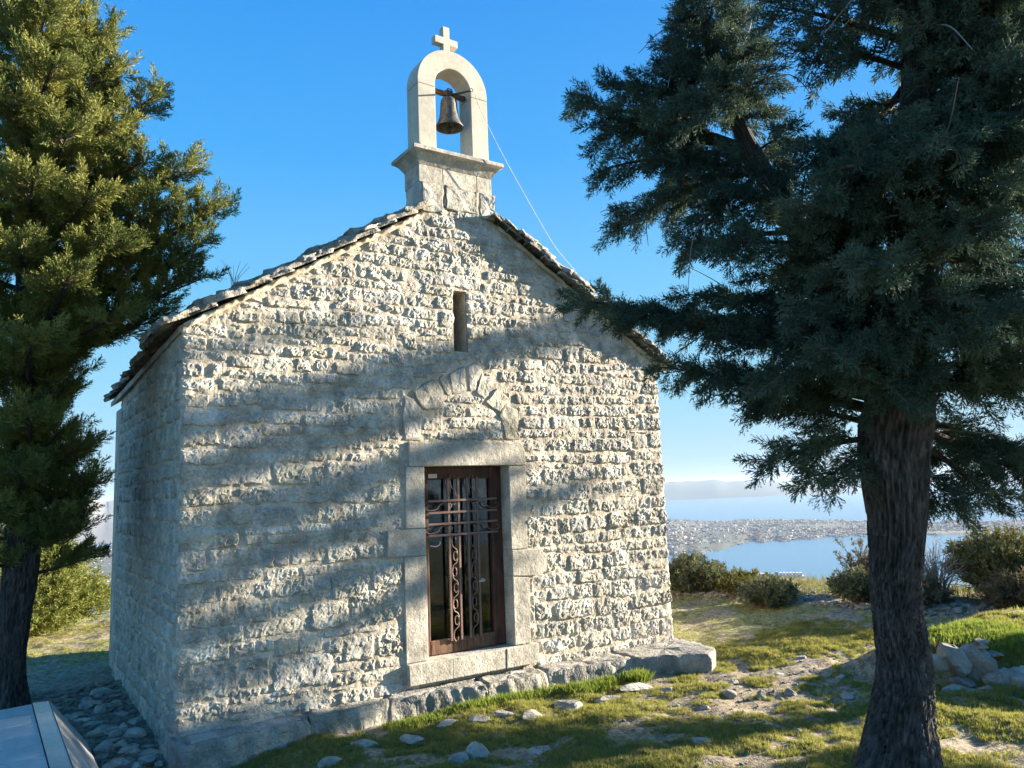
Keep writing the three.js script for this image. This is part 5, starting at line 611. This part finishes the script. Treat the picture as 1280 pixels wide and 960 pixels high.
  [[4.25, 2.92, 0.16, 0.035, 0.11, 41, 0.3, 0.26], [4.32, 3.1, 0.19, 0.03, 0.12, 42, 0.8, 0.25], [4.22, 3.04, 0.14, 0.03, 0.1, 43, 0.1, 0.31], [4.24, 3.04, 0.1, 0.03, 0.08, 44, 0.5, 0.36]].forEach(a => rock('thin flat slab stacked on top of the tumbled dry-stone heap', a[0], a[1], a[2], a[3], a[4], a[5], a[6], a[7] - (G(a[0], a[1]) + 0.57) + 0.02, 'flat slabs on the dry-stone heap', 0.9));
  // rubble along the shaded side wall
  const rng = mulberry(66), rl = 'angular stone in the rubble along the shaded side wall', rg = 'rubble along the shaded side wall';
  for (let k = 0; k < 64; k++) { const z = 0.35 - 3.1 * rng(), x = -2.36 - 0.62 * Math.pow(rng(), 1.2), s = 0.04 + 0.07 * rng(); rock(rl, x, z, s * 1.5, s * 0.55, s, 100 + k, rng() * 6.28, 0.01, rg, 0.95, (rng() - 0.5) * 0.5); }
  rock('rounded sunlit boulder beside the pale tomb', -2.72, 0.22, 0.1, 0.09, 0.09, 190, 0.4, 0.02); rock('rough sunlit stone between boulder and chapel corner', -2.5, 0.33, 0.1, 0.06, 0.08, 191, 1.1, 0.01);
  const eg = 'white rocks along the edge of the clearing';
  for (let k = 0; k < 26; k++) { const a = -0.5 + 0.68 * rng(), r = edgeR(Math.cos(a), Math.sin(a)) - 1.6 + 0.7 * rng(), s = 0.06 + 0.1 * rng(); rock('low white rock at the edge of the clearing before the bushes', r * Math.cos(a), r * Math.sin(a), s * 1.6, s * 0.35, s, 200 + k, rng() * 6, 0.01, eg, 0.8); }
}
{ // pale tomb of tiled slabs
  const t = thing('stone_tomb', 'low pale tomb clad in smooth slabs beside the side wall', 'tomb', null, [-3.1, -0.66, 0]);
  const mt = std({ color: C(0.52, 0.52, 0.52), roughness: 0.45, map: smoothMap, bumpMap: smoothBump, bumpScale: 0.0006 }), md = std({ color: C(0.22, 0.22, 0.23), roughness: 0.22, map: smoothMap });
  const prism = (pts, z0, z1) => { const s = new THREE.Shape(); pts.forEach(([x, y], i) => i ? s.lineTo(x, y) : s.moveTo(x, y)); s.closePath(); const e = new THREE.ExtrudeGeometry(s, { depth: z1 - z0 - 0.008, bevelEnabled: true, bevelThickness: 0.004, bevelSize: 0.004, bevelOffset: -0.004, bevelSegments: 1 }); e.translate(0, 0, z0 + 0.004); return boxUV(e); };
  part('core', prism([[-1.25, 0], [0.26, 0], [0.24, 0.13], [0.0, 0.47], [-0.1, 0.475], [-1.25, 0.43]], -0.58, 1.6), M.mortar, t);
  part('ridge_strip', prism([[-0.105, 0.478], [0.0, 0.472], [0.004, 0.505], [-0.105, 0.51]], -0.62, 1.62), md, t, { label: 'polished grey strip' });
  part('side_slab', prism([[0.006, 0.47], [0.245, 0.13], [0.285, 0.14], [0.01, 0.51]], -0.62, 1.62), mt, t);
  part('side_slab', prism([[0.262, 0.0], [0.30, 0.0], [0.287, 0.136], [0.25, 0.127]], -0.62, 1.62), mt, t);
  const rows = [-0.62, -0.28, 0.02, 0.34, 0.64, 0.95, 1.28, 1.62];
  for (let r = 0; r < rows.length - 1; r++) for (const [a, b] of r % 2 ? [[-1.27, -0.72], [-0.71, -0.112]] : [[-1.27, -0.5], [-0.49, -0.112]]) part('tile', prism([[a, 0.432 + 0.045 * (a + 1.25) / 1.15], [b, 0.432 + 0.045 * (b + 1.25) / 1.15], [b, 0.458 + 0.045 * (b + 1.25) / 1.15], [a, 0.458 + 0.045 * (a + 1.25) / 1.15]], rows[r] + 0.008, rows[r + 1] - 0.008), mt, t);
  const b = thing('notice_board', 'white board on a post behind the tree trunk', 'board', null, [-3.61, -0.6, -4.15]);
  part('panel', rbox(-0.3, 0.3, 0.57, 0.87, -0.02, 0.02), std({ color: C(0.8, 0.8, 0.8), roughness: 0.5 }), b); part('post', mergeGeometries([bar([-0.2, -0.1, -0.03], [-0.2, 0.8, -0.03], 0.02), bar([0.2, -0.1, -0.03], [0.2, 0.8, -0.03], 0.02)]), M.darkIron, b);
}
{ // dry stalks sprouting from the roof
  const rng = mulberry(8); const mk = (x, y, z, h, label) => { const gs = []; for (let i = 0; i < 11; i++) { const a = rng() * 6.28, e = V((rng() - 0.5) * 0.5 * h * 1.4, h * (0.5 + 0.5 * rng()), (rng() - 0.5) * 0.5 * h); gs.push(taperTube([V((rng() - 0.5) * 0.08, -0.03, (rng() - 0.5) * 0.08), V(e.x * 0.4, e.y * 0.6, e.z * 0.4), e], [0.0028, 0.0012], 5, 3)); } solo('dry_stalks', mergeGeometries(gs), M.twig, label, 'dry plant', null, [x, y, z]); };
  mk(-1.75, gable(-1.75) + 0.14, -0.35, 0.36, 'tuft of thin dry stalks growing on the sloping roof'); mk(-2.33, 2.72, -1.3, 0.3, 'few thin dry stalks sticking out over the eaves');
}
// ------------------------------------------------------------------ sea, far shores and town
const EYE = camera.position;
const polar = (az, r) => [EYE.x + r * Math.sin(az), EYE.z - r * Math.cos(az)];
const DEG = Math.PI / 180;
{
  const sea = new THREE.CircleGeometry(62000, 96).rotateX(-Math.PI / 2).translate(0, SEA, 0);
  struct('sea', sea, new THREE.MeshPhysicalMaterial({ color: C(0.06, 0.15, 0.24), roughness: 0.22, ior: 1.33 }));
  const land = (name, az0, az1, near, farr, height, col, nu, nv) => {
    const g = gridGeo(nu, nv, (a, b) => { const az = (az0 + (az1 - az0) * a) * DEG, r0 = near(az / DEG), r1 = farr(az / DEG), r = r0 + (r1 - r0) * b, [x, z] = polar(az, r), e = Math.min(a, 1 - a) * 12; return [x, SEA - 6 + height(az / DEG, b, x, z) * Math.sin(Math.PI * b) * Math.min(1, e) + 9 * Math.min(1, b * 12), z, x / 200, z / 200]; });
    return struct(name, paint(g, col), M.far);
  };
  const pNear = a => 4600 + 850 * sstep(47.2, 51, a) + 450 * sstep(51, 58, a) + 120 * N3(a * 0.6, 1, 1), pFar = a => 8600 - 1300 * sstep(50, 64, a) + 150 * N3(a * 0.4, 4, 1);
  const pH = (a, b, x, z) => 34 + 60 * sstep(47.5, 44.5, a) + 26 * N3(x * 0.0006, 1, z * 0.0006) + 10 * N3(x * 0.002, 1, z * 0.002);
  const green = (x, y, z) => { const n = N3(x * 0.002, 3, z * 0.002); return [0.055 + 0.02 * n, 0.066 + 0.02 * n, 0.045 + 0.012 * n]; };
  land('peninsula', 36, 78, pNear, pFar, pH, green, 220, 40);
  land('coastal_plain', -14, 24, a => 2600, a => 8800, (a, b, x, z) => 30 + 15 * N3(x * 0.0006, 1, z * 0.0006), green, 120, 30);
  land('island', 30, 60, a => 20500 + 120 * (a - 45), a => 26000, (a, b, x, z) => 455 * sstep(60, 47, a) + 30 * N3(a * 0.5, 3, 3) + 50 * N3(x * 0.0005, 3, z * 0.0005), (x, y, z) => [0.06, 0.07, 0.05], 160, 12);
  land('island', 44, 84, a => 33000, a => 38000, (a) => 330 + 130 * N3(a * 0.35, 7, 3) + 30 * N3(a * 1.5, 2, 3), (x, y, z) => [0.06, 0.07, 0.05], 120, 10).name = 'island_001';
  land('mountains', -20, 27, a => 9500, a => 15000, (a) => 540 + 90 * N3(a * 0.25, 2, 6) + 30 * N3(a, 2, 9), (x, y, z) => { const n = N3(x * 0.001, y * 0.004, z * 0.001); return [0.2 + 0.06 * n, 0.19 + 0.06 * n, 0.17 + 0.05 * n]; }, 140, 24);
  // houses of the far town
  const rng = mulberry(4242), list = [], up = V(0, 1, 0);
  const houses = (n, az0, az1, near, farr, H, dens) => { for (let i = 0; i < n; i++) { const a = az0 + (az1 - az0) * rng(), b = 0.02 + 0.9 * Math.pow(rng(), 1.4), r = near(a) + (farr(a) - near(a)) * b, [x, z] = polar(a * DEG, r); if (N3(x * 0.0011, 5, z * 0.0011) < dens - 0.9 * rng()) continue; const y = SEA - 6 + H(a, b, x, z) * Math.sin(Math.PI * b) + 9 * Math.min(1, b * 12), big = rng() < 0.12; const w = (big ? 15 : 7) * (0.7 + 0.7 * rng()), h = (big ? 11 : 5.5) * (0.7 + 0.6 * rng()); const k = rng(); list.push({ p: V(x, y + h / 2 - 2, z), d: up, sc: [w, h, w * (0.7 + rng())], r: rng() * 3.14, c: k < 0.55 ? mixc([0.26, 0.245, 0.22], [0.5, 0.47, 0.43], rng()) : k < 0.85 ? mixc([0.22, 0.13, 0.09], [0.32, 0.2, 0.14], rng()) : C(0.3, 0.3, 0.3) }); } };
  houses(17000, 43, 72, pNear, pFar, pH, 0.12); houses(3000, -2, 14, a => 2600, a => 8800, (a, b, x, z) => 30, 0.1);
  instances('far_town', new THREE.BoxGeometry(1, 1, 1), std({ color: C(1, 1, 1) }), list, scene, { kind: 'stuff', label: 'hazy town of small pale houses across the bay', category: 'town' });
  // harbour pier below the clearing
  const [px, pz] = polar(52.6 * DEG, 3520), pier = thing('pier', 'pale harbour pier with sheds in the bay below the clearing', 'pier', null, [px, SEA, pz]); pier.rotation.y = -52.6 * DEG;
  part('deck', box(-115, 75, 0, 5, -26, 26), std({ color: C(0.4, 0.39, 0.37) }), pier);
  for (let k = 0; k < 7; k++) part('shed', box(-20 + k * 13, -11 + k * 13, 5.1, 17, -20, 16), std({ color: C(0.55 + 0.03 * (k % 3), 0.5, 0.42) }), pier); part('warehouse', box(-105, -45, 5.1, 14, -18, 18), std({ color: C(0.5, 0.5, 0.5) }), pier); part('warehouse', box(-40, -26, 5.1, 21, -12, 12), std({ color: C(0.25, 0.24, 0.24) }), pier);
}
renderer.render(scene, camera);
